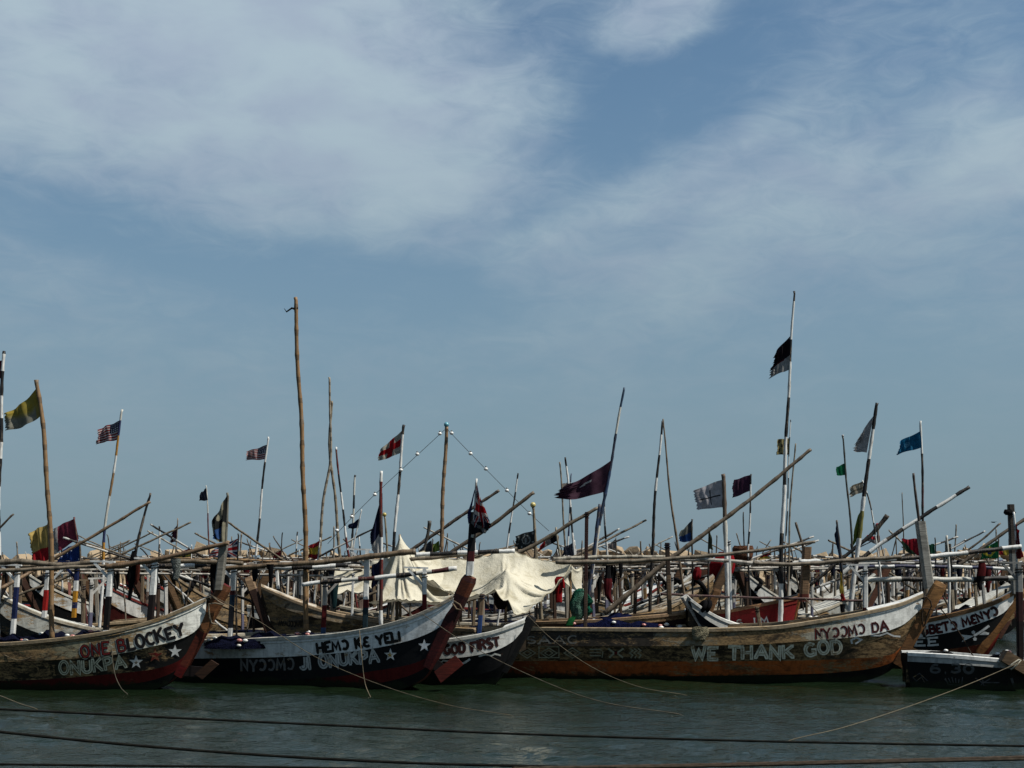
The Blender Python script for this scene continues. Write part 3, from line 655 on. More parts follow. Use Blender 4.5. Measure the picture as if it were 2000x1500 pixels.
sh += [(p, 1.0, wr((.24, .20, .11), .5)) + tuple(kk) for p, w, c, *kk in text_shapes('WE THANK GOD', [(1353, 1287), (1450, 1286), (1540, 1284), (1644, 1274)], 22, 5.6, None, slab=False)]
cw = wr((.36, .35, .25), .5)
for cx in (1030, 1072, 1118): sh += [([(cx - 16, 1275), (cx, 1265), (cx + 16, 1275), (cx, 1285), (cx - 16, 1275)], 2.2, cw), ([(cx - 8, 1275), (cx, 1270), (cx + 8, 1275), (cx, 1280), (cx - 8, 1275)], 1.8, cw)]
sh += [([(1053, 1263), (1092, 1263), (1092, 1284), (1053, 1284), (1053, 1263)], 2, cw)]
for k in range(3): sh += [([(1152, 1268 + 6 * k), (1174, 1268 + 6 * k)], 2.4, cw), ([(1230 + 8 * k, 1266), (1236 + 8 * k, 1270), (1230 + 8 * k, 1275), (1236 + 8 * k, 1279), (1232 + 8 * k, 1285)], 2.6, cw)]
sh += [([(1172, 1268), (1178, 1272), (1176, 1284)], 2.4, cw), ([(1188, 1266), (1200, 1275), (1190, 1284)], 3.5, cw), ([(1218, 1266), (1205, 1275), (1217, 1284)], 3.5, cw), ([(1200, 1275), (1206, 1275)], 5, wr(DRED, .3))]
sh += [([(1664, 1257), (1662, 1250), (1672, 1245), (1682, 1249), (1670, 1257)], 3.5, wr(WHITE, .4)), ([(1700, 1241), (1718, 1241), (1732, 1236), (1745, 1242), (1758, 1243)], 3.2, wr(WHITE, .45))]
paint_shapes(D_, sh, parent=D_['hull'])
# --- boat at the right edge behind it
E_ = hero('fishing_canoe', 'canoe lettered in red and black on white at the far right, paired fish emblem', dict(front=1, Y=(38.5, 36.4), w=0.85, w0=0.4, N=44,
    rows=[[(1640, 1236), (1720, 1228), (1800, 1214), (1880, 1196), (1940, 1178), (1981, 1158)], [(1640, 1262), (1720, 1256), (1790, 1246), (1860, 1234), (1920, 1215), (1960, 1197), (1979, 1176)],
          [(1640, 1290), (1800, 1274), (1880, 1264), (1930, 1254), (1953, 1236)], [(1640, 1340), (1800, 1322), (1880, 1304), (1925, 1284), (1942, 1262)]],
    strake=wr((.92, .92, .87), .25), top=wr((.008, .008, .008), .08), bot=grad((0, wr(RUST, .6)), (.6, wr((.14, .05, .02), .6)), (1, wr((.28, .03, .018), .3))),
    gun=wr((.20, .11, .05), .5), gh=.07, stem=((1912, 1276), (1999, 1150), 0.30, grad((0, wr((.20, .08, .02), 0)), (1, wr((.28, .15, .05), 0)))), stem_end=WOODB, thwarts=(.5, .7)))
sh = text_shapes('GBETc MeNYc', [(1802, 1240), (1870, 1228), (1915, 1214), (1950, 1199)], 15.5, 5.0, wr((.02, .008, .008), .15)); sh += [(p, 2.0, wr(DRED, .1)) + tuple(kk) for p, w, c, *kk in text_shapes('GBETc MeNYc', [(1802, 1240), (1870, 1228), (1915, 1214), (1950, 1199)], 14, 4.6, None, slab=False)[:16]]
paint_shapes(E_, sh)
sh = text_shapes('EE', [(1789, 1262), (1832, 1259)], 14, 4.0, wr(WHITE, .3)) + [([(1875, 1239), (1902, 1242), (1878, 1254), (1884, 1246)], None, wr(WHITE, .3)), ([(1902, 1242), (1918, 1232), (1932, 1222)], 4.5, wr(WHITE, .3)), star_shape(1901, 1235, 4, wr(WHITE, .2), r2=.8), star_shape(1904, 1248, 4, wr(WHITE, .2), r2=.8),
       ([(1912, 1240), (1922, 1233), (1932, 1236), (1930, 1240)], None, wr(WHITE, .3))]
paint_shapes(E_, sh, parent=E_['hull'])
# --- 6.30
F_ = hero('fishing_canoe', 'low black canoe marked 6.30 with a bright white top plank, lower right', dict(front=1, Y=(31.8, 31.8), w=0.7, w0=0.25, N=40, deck_from=.97, w1=.45,
    rows=[[(1772, 1277), (1850, 1281), (1960, 1290), (2180, 1304)], [(1772, 1292), (1850, 1296), (1960, 1305), (2180, 1320)], [(1780, 1346), (1960, 1350), (2180, 1352)], [(1785, 1385), (1960, 1385), (2180, 1385)]],
    strake=wr((.36, .37, .36), .3), top=wr((.006, .006, .006), .0), bot=wr(BLACK, 0), gun=wr(WHITE, .25), gh=.05, deck=wr(WHITE, .3), thwarts=(.2, .5)))
g3 = wr((.09, .095, .10), .5)
sh = text_shapes('6.30', [(1818, 1313), (1900, 1314)], 17, 5, g3, slab=False)
for q in range(5): sh.append(([(1845 + 7 * q, 1322 + 2 * abs(q - 2)), (1852 + 5 * q, 1334)], 2, g3))
sh += [([(1846, 1324), (1852, 1337), (1878, 1338), (1880, 1322)], 2, g3), ([(1905, 1324), (1918, 1333), (1952, 1333)], 2.2, g3), ([(1934, 1325), (1918, 1335), (1914, 1340)], 2.2, g3), ([(1918, 1322), (1921, 1338), (1930, 1340)], 2.2, g3), ([(1975, 1324), (1981, 1342)], 5, g3), ([(1775, 1328), (1796, 1315), (1812, 1330)], 1.6, g3), ([(1782, 1322), (1790, 1330), (1800, 1322), (1806, 1333)], 1.4, g3)]
paint_shapes(F_, sh, parent=F_['hull'])
# --- second rank: red boat, dark brown boat, bare wood prow pointing left
G_ = hero('fishing_canoe', 'plain red canoe with white lettering end LM, behind the WE THANK GOD canoe', dict(Y=(37.6, 36.2), w=0.8, w0=.4, N=36,
    rows=[[(1250, 1210), (1400, 1197), (1480, 1183), (1558, 1167)], [(1250, 1222), (1400, 1208), (1480, 1195), (1557, 1178)], [(1250, 1262), (1450, 1256), (1530, 1236), (1550, 1212)], [(1250, 1322), (1480, 1306), (1522, 1276), (1543, 1240)]],
    strake=wr((.16, .014, .010), .35), top=wr((.20, .010, .012), .12), bot=wr((.16, .010, .010), .15), gun=wr((.28, .15, .08), .55), deck=wr(BLACK, 0), stem=((1541, 1246), (1562, 1160), .13, wr((.30, .12, .04), 0)), thwarts=(.5, .7)))
paint_shapes(G_, text_shapes('LM', [(1474, 1219), (1500, 1216)], 10, 3, wr(WHITE, .2)) + text_shapes('S', [(1440, 1221), (1450, 1220)], 10, 2.5, wr(OFFW, .5)), parent=G_['hull'])
I_ = hero('fishing_canoe', 'dark brown and maroon canoe lying low between the green sack and white prow', dict(Y=(36.0, 35.4), w=0.8, w0=.5, N=36,
    rows=[[(1030, 1217), (1150, 1213), (1250, 1206), (1340, 1196), (1385, 1180)], [(1030, 1229), (1150, 1225), (1250, 1218), (1340, 1207), (1382, 1194)], [(1030, 1265), (1250, 1258), (1340, 1240), (1372, 1220)], [(1030, 1322), (1250, 1318), (1330, 1290), (1365, 1245)]],
    strake=wr((.10, .05, .025), .7), top=wr((.02, .006, .006), .3), bot=wr((.05, .008, .008), .3), gun=wr((.30, .20, .12), .5), stem=((1362, 1250), (1402, 1150), .22, wr(WOODB, 0)), thwarts=(.3, .5)))
K_ = hero('fishing_canoe', 'bare weathered wood canoe, prow pointing left beside the tall bamboo pole', dict(Y=(37.2, 36.2), w=0.8, w0=.4, N=48, deck_from=.74,
    rows=[[(960, 1233), (830, 1226), (740, 1214), (650, 1198), (590, 1180), (540, 1160), (510, 1147)], [(960, 1246), (830, 1240), (740, 1229), (650, 1214), (580, 1197), (540, 1182), (514, 1164)],
          [(960, 1280), (700, 1262), (600, 1250), (548, 1240), (528, 1215)], [(960, 1340), (650, 1318), (560, 1290), (537, 1250)]],
    strake=wr((.26, .215, .155), .7), top=grad((0, wr((.04, .03, .02), .6)), (.6, wr((.07, .05, .035), .8)), (1, wr((.14, .115, .09), .9))), bot=wr((.03, .02, .014), .5), gun=wr((.38, .28, .18), .5), deck=wr((.55, .50, .42), .6),
    stem=((532, 1250), (484, 1127), .26, grad((0, wr((.05, .02, .012), 0)), (.5, wr((.04, .018, .012), 0)), (.7, wr((.26, .17, .10), 0)), (1, wr((.26, .17, .10), 0)))), stem_end=WHITE, thwarts=(.3, .5)))
paint_shapes(K_, text_shapes('NYMcccWT', [(545, 1222), (590, 1224)], 10, 2.6, wr((.02, .016, .012), .3), slab=False), parent=K_['hull'])
H_ = hero('fishing_canoe', 'broad white-decked prow with dark lashing pointing left, behind the cloth-wrapped gunwale', dict(Y=(36.2, 34.8), w=0.5, w0=.4, N=36, deck_from=.25, w1=.16,
    rows=[[(1640, 1238), (1540, 1234), (1470, 1228), (1420, 1214), (1380, 1194), (1346, 1170)], [(1640, 1252), (1540, 1250), (1470, 1245), (1425, 1234), (1388, 1216), (1352, 1188)],
          [(1640, 1290), (1500, 1284), (1430, 1268), (1392, 1246), (1364, 1214)], [(1640, 1330), (1500, 1320), (1440, 1296), (1400, 1266), (1374, 1228)]],
    strake=wr((.50, .50, .47), .45), top=wr(BLACK, .1), bot=wr(BLACK, 0), gun=wr((.74, .74, .70), .3), deck=wr((.80, .80, .77), .2), stem=((1376, 1232), (1336, 1164), .2, wr((.55, .54, .50), 0)), stem_end=WHITE, thwarts=()))
mb = MB(); c0 = P(1368, 1186, 34.9); mb.tube([c0 + Vector((.10 * math.sin(q) + .02 * q, .30 * math.cos(q), .15 * math.sin(q))) for q in np.linspace(0, 12.56, 30)], .065, BLACK, n=6); part('lashing', mb, 'rope', H_['root'])
# cutwater boards bolted below the bow posts
def board(root, quad, Y, th, col, name='cutwater_board'):
    mb = MB(); f = [P(x, y, Y) for x, y in quad]; b = [p + Vector((0, th, 0)) for p in f]
    k = [mb.vert(p) for p in f + b]; n = len(f); mb.face(k[:n], col); mb.face(list(reversed(k[n:])), col)
    for i in range(n): mb.face((k[i], k[(i + 1) % n], k[n + (i + 1) % n], k[n + i]), col)
    return part(name, mb, 'timber', root)
board(A['root'], [(380, 1317), (412, 1289), (427, 1298), (395, 1327)], 31.1, .07, (.04, .018, .009)); board(A['root'], [(350, 1320), (362, 1300), (400, 1303), (386, 1322)], 31.15, .05, (.012, .006, .005), 'bracket_plate')
board(B_['root'], [(848, 1312), (889, 1280), (905, 1298), (861, 1334)], 30.9, .08, (.09, .012, .007)); board(B_['root'], [(838, 1302), (851, 1286), (868, 1298), (856, 1314)], 30.97, .05, (.01, .005, .005), 'bracket_plate')
board(D_['root'], [(1752, 1296), (1780, 1263), (1797, 1271), (1768, 1312)], 32.95, .10, (.14, .075, .03))
# ------------------------------------------------------------------ posts and rails of the front boats
WB = ([WHITE, BLACK, WHITE], (.12, .62, 1))
def hpost(B, foot, head, Y, w, cols, cuts, brace=None, **k): return post(B['root'], P(*foot, Y), P(*head, Y), w, cols, cuts, brace, **k)
def hrail(B, pts, Y, r0, r1, style, seed=1, Y2=None, name='rail'):
    mb = MB(); m = len(pts); pole(mb, [P(x, y, Y + (Y2 - Y) * i / (m - 1) if Y2 else Y) for i, (x, y) in enumerate(pts)], r0, r1, style, seed=seed, n=8, seg=.13); return part(name, mb, 'pole', B['root'])
hpost(A, (206, 1243), (217, 1106), 31.0, .135, [WHITE, BLACK, WHITE], (.09, .57, 1), -1)
hpost(A, (292, 1228), (303, 1100), 31.0, .15, [WHITE, (.012, .008, .008), WHITE], (.11, .52, 1), -1)
hpost(A, (24, 1250), (35, 1112), 32.6, .12, [WHITE, DBLUE, WHITE], (.3, .75, 1), -1); hpost(A, (86, 1206), (94, 1116), 33.0, .12, [WHITE, RED, WHITE], (.15, .6, 1), 1); hpost(A, (144, 1206), (151, 1106), 33.0, .115, [OCHRE, DBLUE, OCHRE, WHITE, DBLUE], (.18, .3, .52, .72, 1), -1)
hpost(A, (427, 1152), (437, 1062), 31.1, .20, [(.22, .21, .18)], (1,), mat='timber', name='prow_timber')
hrail(A, [(-60, 1101), (40, 1097), (120, 1104), (195, 1096)], 31.3, .075, .055, BAMBG, 3); hrail(A, [(-60, 1118), (60, 1112), (160, 1107), (225, 1106)], 31.1, .05, .045, (.20, .165, .12), 4)
hrail(A, [(205, 1108), (260, 1100), (330, 1088), (400, 1071), (446, 1060)], 30.95, .065, .05, (.165, .105, .06), 5); hrail(A, [(250, 1100), (330, 1096), (420, 1098), (475, 1100)], 31.5, .06, .05, (.17, .13, .085), 6)
hrail(A, [(255, 1107), (380, 1105), (520, 1105)], 32.3, .06, .06, BW, 7); hrail(A, [(0, 1150), (40, 1128), (70, 1112), (294, 980)], 33.2, .05, .035, (.20, .13, .075), 8, Y2=34.5, name='boom')
hpost(B_, (449, 1249), (457, 1108), 33.2, .13, [WHITE, (.012, .014, .02), (.012, .028, .05), (.05, .008, .01), WHITE], (.16, .45, .62, .68, 1), -1)
hpost(B_, (631, 1245), (636, 1136), 32.3, .12, [(.03, .07, .16), DRED, (.42, .40, .37)], (.18, .58, 1), 1); hpost(B_, (713, 1232), (717, 1082), 31.95, .135, [(.012, .03, .04), (.10, .01, .01), WHITE], (.30, .41, 1), -1); hpost(B_, (829, 1200), (829, 1118), 31.4, .115, [DRED, WHITE], (.48, 1), -1)
hrail(B_, [(395, 1112), (470, 1108), (545, 1103), (640, 1097), (730, 1086), (812, 1077)], 31.8, .05, .075, (.165, .115, .068), 9); hrail(B_, [(440, 1104), (500, 1107), (600, 1108), (680, 1104)], 32.4, .06, .055, BW, 10)
hrail(B_, [(590, 1142), (640, 1136), (740, 1128), (830, 1118), (892, 1110)], 31.7, .05, .06, ((WHITE, BLACK, OFFW, MAROON), (.5, .55, .4, .4)), 11); hrail(B_, [(810, 1084), (900, 1080), (1005, 1076)], 34.4, .06, .06, BW, 12); hrail(B_, [(795, 1093), (860, 1088), (1010, 1072)], 35.0, .05, .05, BAMBG, 13)
hpost(B_, (917, 1124), (925, 1000), 31.0, .19, [WHITE, (.06, .01, .012), (.008, .008, .010)], (.22, .38, 1), name='prow_timber')
hpost(C_, (935, 1243), (942, 1160), 32.4, .12, [(.02, .05, .16), (.16, .11, .07)], (.5, 1))
hpost(D_, (1690, 1205), (1690, 1112), 33.3, .12, [MAROON, (.55, .56, .55)], (.2, 1), -1); hpost(D_, (1308, 1200), (1303, 1060), 34.0, .12, [(.13, .085, .05), (.045, .03, .022)], (.55, 1), mat='timber'); hpost(D_, (1815, 1150), (1797, 1018), 33.1, .24, [(.30, .29, .26)], (1,), mat='timber', name='prow_timber')
hpost(D_, (1484, 1222), (1478, 1185), 33.6, .09, [(.26, .19, .12)], (1,), mat='timber'); hpost(D_, (1428, 1190), (1424, 1055), 34.2, .06, [WHITE], (1,)); hpost(D_, (1143, 1225), (1146, 1000), 34.6, .10, [(.075, .05, .035), (.05, .02, .016)], (.4, 1), mat='timber')
hrail(D_, [(1085, 1098), (1200, 1097), (1310, 1091), (1450, 1079), (1592, 1058)], 33.6, .062, .04, BAMBG, 14); hrail(D_, [(1080, 1092), (1180, 1088), (1300, 1088)], 35.5, .055, .05, (.40, .37, .30), 15); hrail(D_, [(1180, 1198), (1240, 1150), (1300, 1098), (1440, 995), (1584, 878)], 35.0, .075, .045, (.17, .13, .09), 16, name='boom')
hrail(D_, [(1318, 1093), (1400, 1094), (1520, 1103), (1610, 1096)], 35.4, .05, .05, (.40, .38, .34), 17); hrail(D_, [(1470, 1100), (1560, 1102), (1660, 1094), (1760, 1088)], 34.0, .055, .05, BAMBG, 18); hrail(D_, [(1560, 1097), (1780, 1090), (1995, 1067)], 34.6, .06, .06, BWL, 19)
hpost(E_, (1924, 1192), (1918, 1130), 37.0, .085, [(.42, .42, .40)], (1,)); hpost(E_, (1862, 1200), (1853, 1062), 37.4, .10, [(.35, .30, .22), BLACK], (.35, 1)); hpost(E_, (1908, 1188), (1903, 1134), 37.3, .08, [(.33, .28, .20)], (1,), mat='timber')
hpost(E_, (1982, 1160), (1974, 985), 36.3, .17, [(.30, .30, .28), (.07, .055, .045)], (.45, 1), mat='timber', name='prow_timber'); hrail(E_, [(1690, 1133), (1760, 1131), (1880, 1132), (1994, 1128)], 36.0, .07, .075, ((OFFW, BLACK), (1.1, .9)), 20); hrail(E_, [(1640, 1108), (1760, 1106), (1900, 1108), (1980, 1112)], 38.0, .05, .05, BLW, 21)
hpost(F_, (1993, 1300), (1990, 1108), 31.6, .15, [(.012, .006, .006), (.03, .010, .010), (.24, .24, .23)], (.45, .75, 1), -1); hpost(G_, (1570, 1175), (1576, 1068), 35.6, .24, [(.14, .03, .02), (.21, .13, .075)], (.14, 1), mat='timber', name='wrapped_timber'); hrail(G_, [(1290, 1160), (1420, 1166), (1590, 1170), (1690, 1174)], 35.0, .035, .035, (.06, .02, .02), 22)
hpost(K_, (600, 1215), (601, 1110), 36.6, .075, [WOODL], (1,), mat='timber'); hpost(K_, (687, 1215), (690, 1120), 36.4, .07, [WHITE], (1,)); hpost(K_, (545, 1180), (540, 1105), 37.4, .09, [BLACK, WHITE], (.4, 1))
# timber head of the 6.30 boat, lashed with rope
mb = MB(); mb.beam(P(1958, 1280, 31.0), P(2012, 1312, 31.0), .3, .30, (.16, .105, .06)); part('bow_timber', mb, 'timber', F_['root'])

# ------------------------------------------------------------------ the moored boats behind: prototypes, then copies
WHITE_, BW_, BWL_, BLW_ = (.50, .50, .48), ((( .46, .46, .44), BLACK), (.5, .7)), (((.46, .46, .44), BLACK), (.8, 1.1)), (((.46, .47, .47), DBLUE), (.5, .6))
SCH = [
 dict(word='white over black', strake=wr((.50, .51, .49), .5), top=wr(BLACK, .1), bot=wr(BLACK, 0), gun=wr((.5, .48, .42), .4), deck=wr(WHITE, .15), posts=([BLACK, WHITE], (.5, 1)), rails=(BW_, BAMBG), stem=wr((.05, .022, .013), 0)),
 dict(word='pale grey with a red gunwale', strake=wr((.34, .36, .35), .55), top=wr((.10, .105, .10), .6), bot=wr(BLACK, 0), gun=wr((.26, .03, .02), .3), deck=wr(WHITE, .15), posts=([WHITE, RED, WHITE], (.2, .62, 1)), rails=(BAMBG, BW_), stem=wr((.07, .03, .016), 0)),
 dict(word='white and blue', strake=wr((.46, .48, .48), .5), top=wr(DBLUE, .15), bot=wr(BLACK, 0), gun=wr((.55, .55, .52), .3), deck=wr(WHITE, .1), posts=([OCHRE, BLUE, OCHRE, WHITE, DBLUE], (.2, .35, .55, .75, 1)), rails=(BLW_, (.40, .38, .33)), stem=wr((.09, .05, .025), 0)),
 dict(word='bare brown wood', strake=wr((.15, .115, .075), .8), top=wr((.035, .026, .018), .8), bot=wr(BLACK, 0), gun=wr((.33, .25, .16), .5), deck=wr((.45, .40, .32), .6), posts=([WOODG], (1,)), rails=(BAMBG, BAMB), stem=wr((.11, .065, .033), 0)),
 dict(word='grey-white over dark grey', strake=wr((.38, .39, .36), .6), top=wr((.06, .06, .055), .5), bot=wr(BLACK, 0), gun=wr((.42, .38, .30), .5), deck=wr(OFFW, .3), posts=([BLUE, WHITE], (.45, 1)), rails=((.42, .40, .36), BW_), stem=wr((.09, .035, .02), 0)),
 dict(word='white over dark red', strake=wr((.50, .50, .48), .5), top=wr((.07, .012, .010), .2), bot=wr(BLACK, 0), gun=wr((.14, .02, .016), .3), deck=wr(WHITE, .1), posts=([WHITE, MAROON, WHITE], (.15, .5, 1)), rails=(BWL_, BAMBG), stem=wr((.09, .045, .02), 0))]
TR = [[(-6.4, 1.75), (-4, 1.32), (-1, 1.15), (2, 1.30), (3.6, 1.62), (5.0, 2.22), (5.8, 2.75)], [(-6.4, 1.4), (-4, .95), (-1, .78), (2, .88), (3.6, 1.12), (5.0, 1.66), (5.75, 2.35)],
      [(-6.3, .7), (-4, .45), (0, .38), (3, .5), (4.6, .9), (5.4, 1.5)], [(-6.1, .1), (-4, -.2), (0, -.3), (3, -.15), (4.4, .25), (5.05, .75)]]
GPOLE = (.13, .10, .07)
def template(S, k):
    N = 34; root = link('fishing_canoe', None, None, (0, 0, 0)); Wc = width_curve(N, .3, .8, .12, 3.2); near, wid = [], []
    for q in range(4):
        r = lerp_poly(TR[q], N); wk = np.maximum(Wc * ROWF[q], .07); near.append(np.stack([r[:, 0], -wk, r[:, 1]], 1)); wid.append(wk)
    S = dict(S); S['thwarts'] = (.22, .4, .58, .74); S['deck_from'] = .72; hull_parts(root, near, wid, (0, 1, 0), S)
    stem(root, (4.95, 0, .6), (6.4, 0, 3.25), .27, S['stem'], WHITE if k % 2 else WOODB)
    mb = MB(); mb.tube([(5.35 - .14 * math.sin(a), .40 * math.cos(a), 2.40 + .24 * math.sin(a)) for a in np.linspace(0, 6.28, 18)], .075, BLACK, n=6); part('lashing', mb, 'rope', root)
    rnd = random.Random(k); cols, cuts = S['posts']
    for i, px in enumerate((-4.6, -2.0, .7, 2.9)):
        j = int((px + 6.4) / 12.2 * (N - 1))
        for sg in (-1, 1):
            z0 = near[0][j][2]; y = sg * (wid[0][j] - .07); top = 2.95 + rnd.uniform(-.3, .22) + (0.15 if sg > 0 else 0)
            post(root, (px, y, z0 - .3), (px + rnd.uniform(-.12, .12), y, top), .085 + rnd.uniform(-.015, .035), *(([mixc(c, (.24, .21, .17), .5) for c in cols], cuts) if rnd.random() < .55 else ([rnd.choice((WOODG, DWOOD, (.16, .12, .08)))], (1,))), rnd.choice((-1, 1)) if (i + k) % 2 else None)
    for q in range(4):
        mb = MB(); y = (-.62, -.45, .5, .66)[q]; z = 3.05 + .06 * q + rnd.uniform(-.14, .12); a, b = -5.6 + rnd.uniform(-.8, 1), 4.0 + rnd.uniform(-.8, 1.0)
        pole(mb, [(a, y, z + rnd.uniform(-.12, .12)), (-1, y, z), (b, y, z + rnd.uniform(-.05, .3))], .042, .034, S['rails'][q % 2], seed=k * 7 + q); part('rail', mb, 'pole', root)
    mb = MB(); pole(mb, [(-3.5, .1, 1.6), (0, .15, 2.7 + rnd.uniform(0, .3)), (3.6, .2, 3.9 + rnd.uniform(0, .7))], .05, .032, S['rails'][(k + 1) % 2], seed=k); part('boom', mb, 'pole', root)
    for q in range(3):
        x = rnd.uniform(-4.5, 3); l = rnd.uniform(-.9, .9); mb = MB(); pole(mb, [(x, rnd.uniform(-.4, .4), 1.0), (x + l * .5, 0, 2.4), (x + l, rnd.uniform(-.3, .3), 3.2 + rnd.uniform(.1, .9))], .03, .018, rnd.choice((GPOLE, (.05, .04, .03), BW_)), seed=q, wob=.03); part('stick', mb, 'pole', root)
    for q in range(2):
        x = rnd.uniform(-4.5, 3); y = rnd.choice((-.6, .6)); hgt = rnd.uniform(.4, 1.0); cw_ = rnd.uniform(.12, .3); cc_ = rnd.choice(((.008, .008, .010), (.012, .016, .03), (.10, .010, .012), (.03, .028, .025))); mb = MB()
        mb.grid([[(x + cw_ * (u - .5) * (1 + .2 * math.sin(5 * v)), y + .05 * math.sin(9 * u + 3 * v) + .02, 3.12 - hgt * v + .04 * math.sin(8 * u)) for u in np.linspace(0, 1, 9)] for v in np.linspace(0, 1, 8)], cc_); part('hung_rag', mb, 'cloth', root)
    mb = MB(); nb = []
    for i in range(13):
        x = -3.6 + .42 * i; r = .45 * math.sin(math.pi * (i + .5) / 13) + .12; nb.append([(x + .05 * math.sin(a * 3), r * math.cos(a), .85 + (.75 * r + .05 * math.sin(3 * a + i)) * math.sin(a)) for a in np.linspace(0, math.pi, 9)])
    mb.grid(nb, (.004, .005, .014)); part('net_heap', mb, 'net', root)
    return root
PROTO = [template(S, i) for i, S in enumerate(SCH)]; FIRST = [True] * 6
def clone(root):
    r = root.copy(); COL.objects.link(r)
    for ch in list(root.children):
        c = ch.copy(); COL.objects.link(c); c.parent = r
        for g in ch.children:
            d = g.copy(); COL.objects.link(d); d.parent = c
    return r
def moor(px, Y, hd, k, label, sc=1.0, dz=0.0):
    """bow at image column px and depth Y, heading hd degrees (0: bow to the right, 180: to the left)"""
    r = PROTO[k] if FIRST[k] else clone(PROTO[k]); FIRST[k] = False; h = math.radians(hd); r.rotation_euler = (0, 0, h); r.scale = (sc,) * 3
    bx = (px - 1000) / FPX * Y; r.location = (bx - 6.1 * sc * math.cos(h), Y - 6.1 * sc * math.sin(h), dz); tag(r, label, 'canoe', 'fishing canoes moored behind the front row'); return r
moor(-58, 33.6, 207, 4, 'grey-white canoe with plank benches just behind the ONE BLOCKEY canoe', .95)
moor(38, 47, 228, 0, 'white-decked canoe whose prow rises at the left edge beneath the yellow flag pole')
moor(172, 49, 226, 2, 'white and blue canoe, prow with black lashing below the ochre and blue post')
moor(160, 41, 230, 5, 'white and dark red canoe, big white prow left of the black and white post')
moor(258, 46, 224, 1, 'pale grey canoe with red gunwale, prow below the hung black clothes')
moor(322, 39.5, 236, 3, 'brown wood canoe, dark-banded prow right of the white-topped post')
moor(340, 50, 205, 4, 'grey-white canoe with low prow below the grey hung net')
moor(520, 42, 12, 3, 'greenish bare wood canoe with a blue emblem, left of the bare prow')
moor(1368, 43, 8, 4, 'grey canoe with pale bow and leaning brown stem left of the red tarpaulin')
moor(1408, 40, 14, 3, 'brown wood canoe with stem standing behind the white prow')
moor(1446, 46, 224, 0, 'white over black canoe, prow with black band right of the red tarpaulin')
moor(1526, 43.5, 220, 0, 'white over black canoe, prow just left of the wrapped brown timber')
moor(1722, 43, 14, 4, 'grey-white canoe, bow rising right of the white braced post')
moor(2010, 43, 6, 4, 'grey-white canoe lying behind the red-lettered canoe at the far right')
moor(1660, 48, 222, 2, 'white and blue canoe, prow left of the white braced post')
moor(1180, 44, 10, 0, 'white over black canoe directly behind the green sack')
moor(880, 44, 6, 5, 'white and dark red canoe hidden mostly behind the cream canvas')
moor(700, 46, 175, 2, 'white and blue canoe seen beneath the rails left of the canvas')
ORD = ['first', 'second', 'third', 'fourth', 'fifth', 'sixth', 'seventh', 'eighth', 'ninth']
rnd = random.Random(21)
for Y, nm, cnt in ((50.5, 'fifth row before the rocks', 6), (54.5, 'fourth row before the rocks', 6), (62, 'third row before the rocks', 7), (71, 'second row before the rocks', 7), (80, 'row nearest the rocks', 8)):
    for i in range(cnt):
        px = -60 + (2120 / (cnt - .5)) * (i + rnd.uniform(.1, .75)); left = rnd.random() < .5; k = rnd.randrange(6)
        moor(px, Y + rnd.uniform(-1.5, 1.5), (180 + rnd.uniform(4, 30)) if left else rnd.uniform(-8, 22), k, '%s canoe, %s from left, %s' % (SCH[k]['word'], ORD[i], nm))
# ------------------------------------------------------------------ flags
def ragged(seed):
    r = random.Random(seed); return [r.uniform(-1, 1) for _ in range(60)]
def flag_mesh(c, Y, design, rip=0.06, nu=26, nv=18, dy=0.25, tear=0.04, seed=0, waves=2.2, sag=0.0):
    """cloth between four photo corners: hoist top, hoist bottom, fly bottom, fly top"""
    ht, hb, fb, ft = [P(x, y, Y) for x, y in c]; rg = ragged(seed); ph = seed * 1.7; rows = []
    for j in range(nv + 1):
        v = j / nv; row = []
        for i in range(nu + 1):
            u = i / nu; uu = u * (1 + tear * rg[j] * (u ** 3))
            p = ht.lerp(ft, uu).lerp(hb.lerp(fb, uu), v); k = u ** 0.8
            p = p + Vector((0.25 * rip * k * math.sin(ph + 5 * v + 3 * u), dy * u + rip * k * (math.sin(ph + waves * 6.28 * u + 2.2 * v) + .5 * math.sin(2 * ph + 11 * u - 6 * v)), rip * .35 * k * math.sin(ph + 7 * u + v) - sag * math.sin(math.pi * u)))
            row.append(p)
        rows.append(row)
    mb = MB(); r = random.Random(seed + 5)
    holes = set()
    mb.grid(rows, lambda j, i: design((i + .5) / nu, (j + .5) / nv))
    return mb
W1 = (.52, .52, .50); CRE = (.45, .40, .27)
def plain(c): return lambda u, v: c
def us(u, v):
    if u < .45 and v < .54: return (.55, .55, .58) if (int(u * 22) % 2 == 0 and int(v * 16) % 2 == 1) else (.015, .018, .05)
    return (.22, .018, .022) if int(v * 13) % 2 == 0 else (.46, .42, .42)
def england(u, v): return (.34, .012, .016) if abs(u - .5) < .11 or abs(v - .5) < .14 else (.34, .32, .27)
def jack(u, v):
    if abs(u - .5) < .07 or abs(v - .5) < .11: return (.34, .014, .02)
    if abs(u - .5) < .12 or abs(v - .5) < .19: return (.55, .53, .52)
    d = min(abs(u - v), abs(u - (1 - v)))
    return (.34, .014, .02) if d < .05 else (.55, .53, .52) if d < .11 else (.012, .02, .075)
def hbar(*cs): return lambda u, v: cs[min(int(v * len(cs)), len(cs) - 1)]
def vbar(*cs): return lambda u, v: cs[min(int(u * len(cs)), len(cs) - 1)]
def cross(u, v): return (.02, .02, .025) if (abs(u - .47) < .02 and .25 < v < .85) or (abs(v - .55) < .025 and .12 < u < .82) else (.42, .41, .44)
def starry(u, v): return (.60, .62, .66) if (int(u * 9) * 3 + int(v * 7) * 5) % 11 == 0 and (u * 9) % 1 < .5 and (v * 7) % 1 < .6 else (.012, .035, .16)
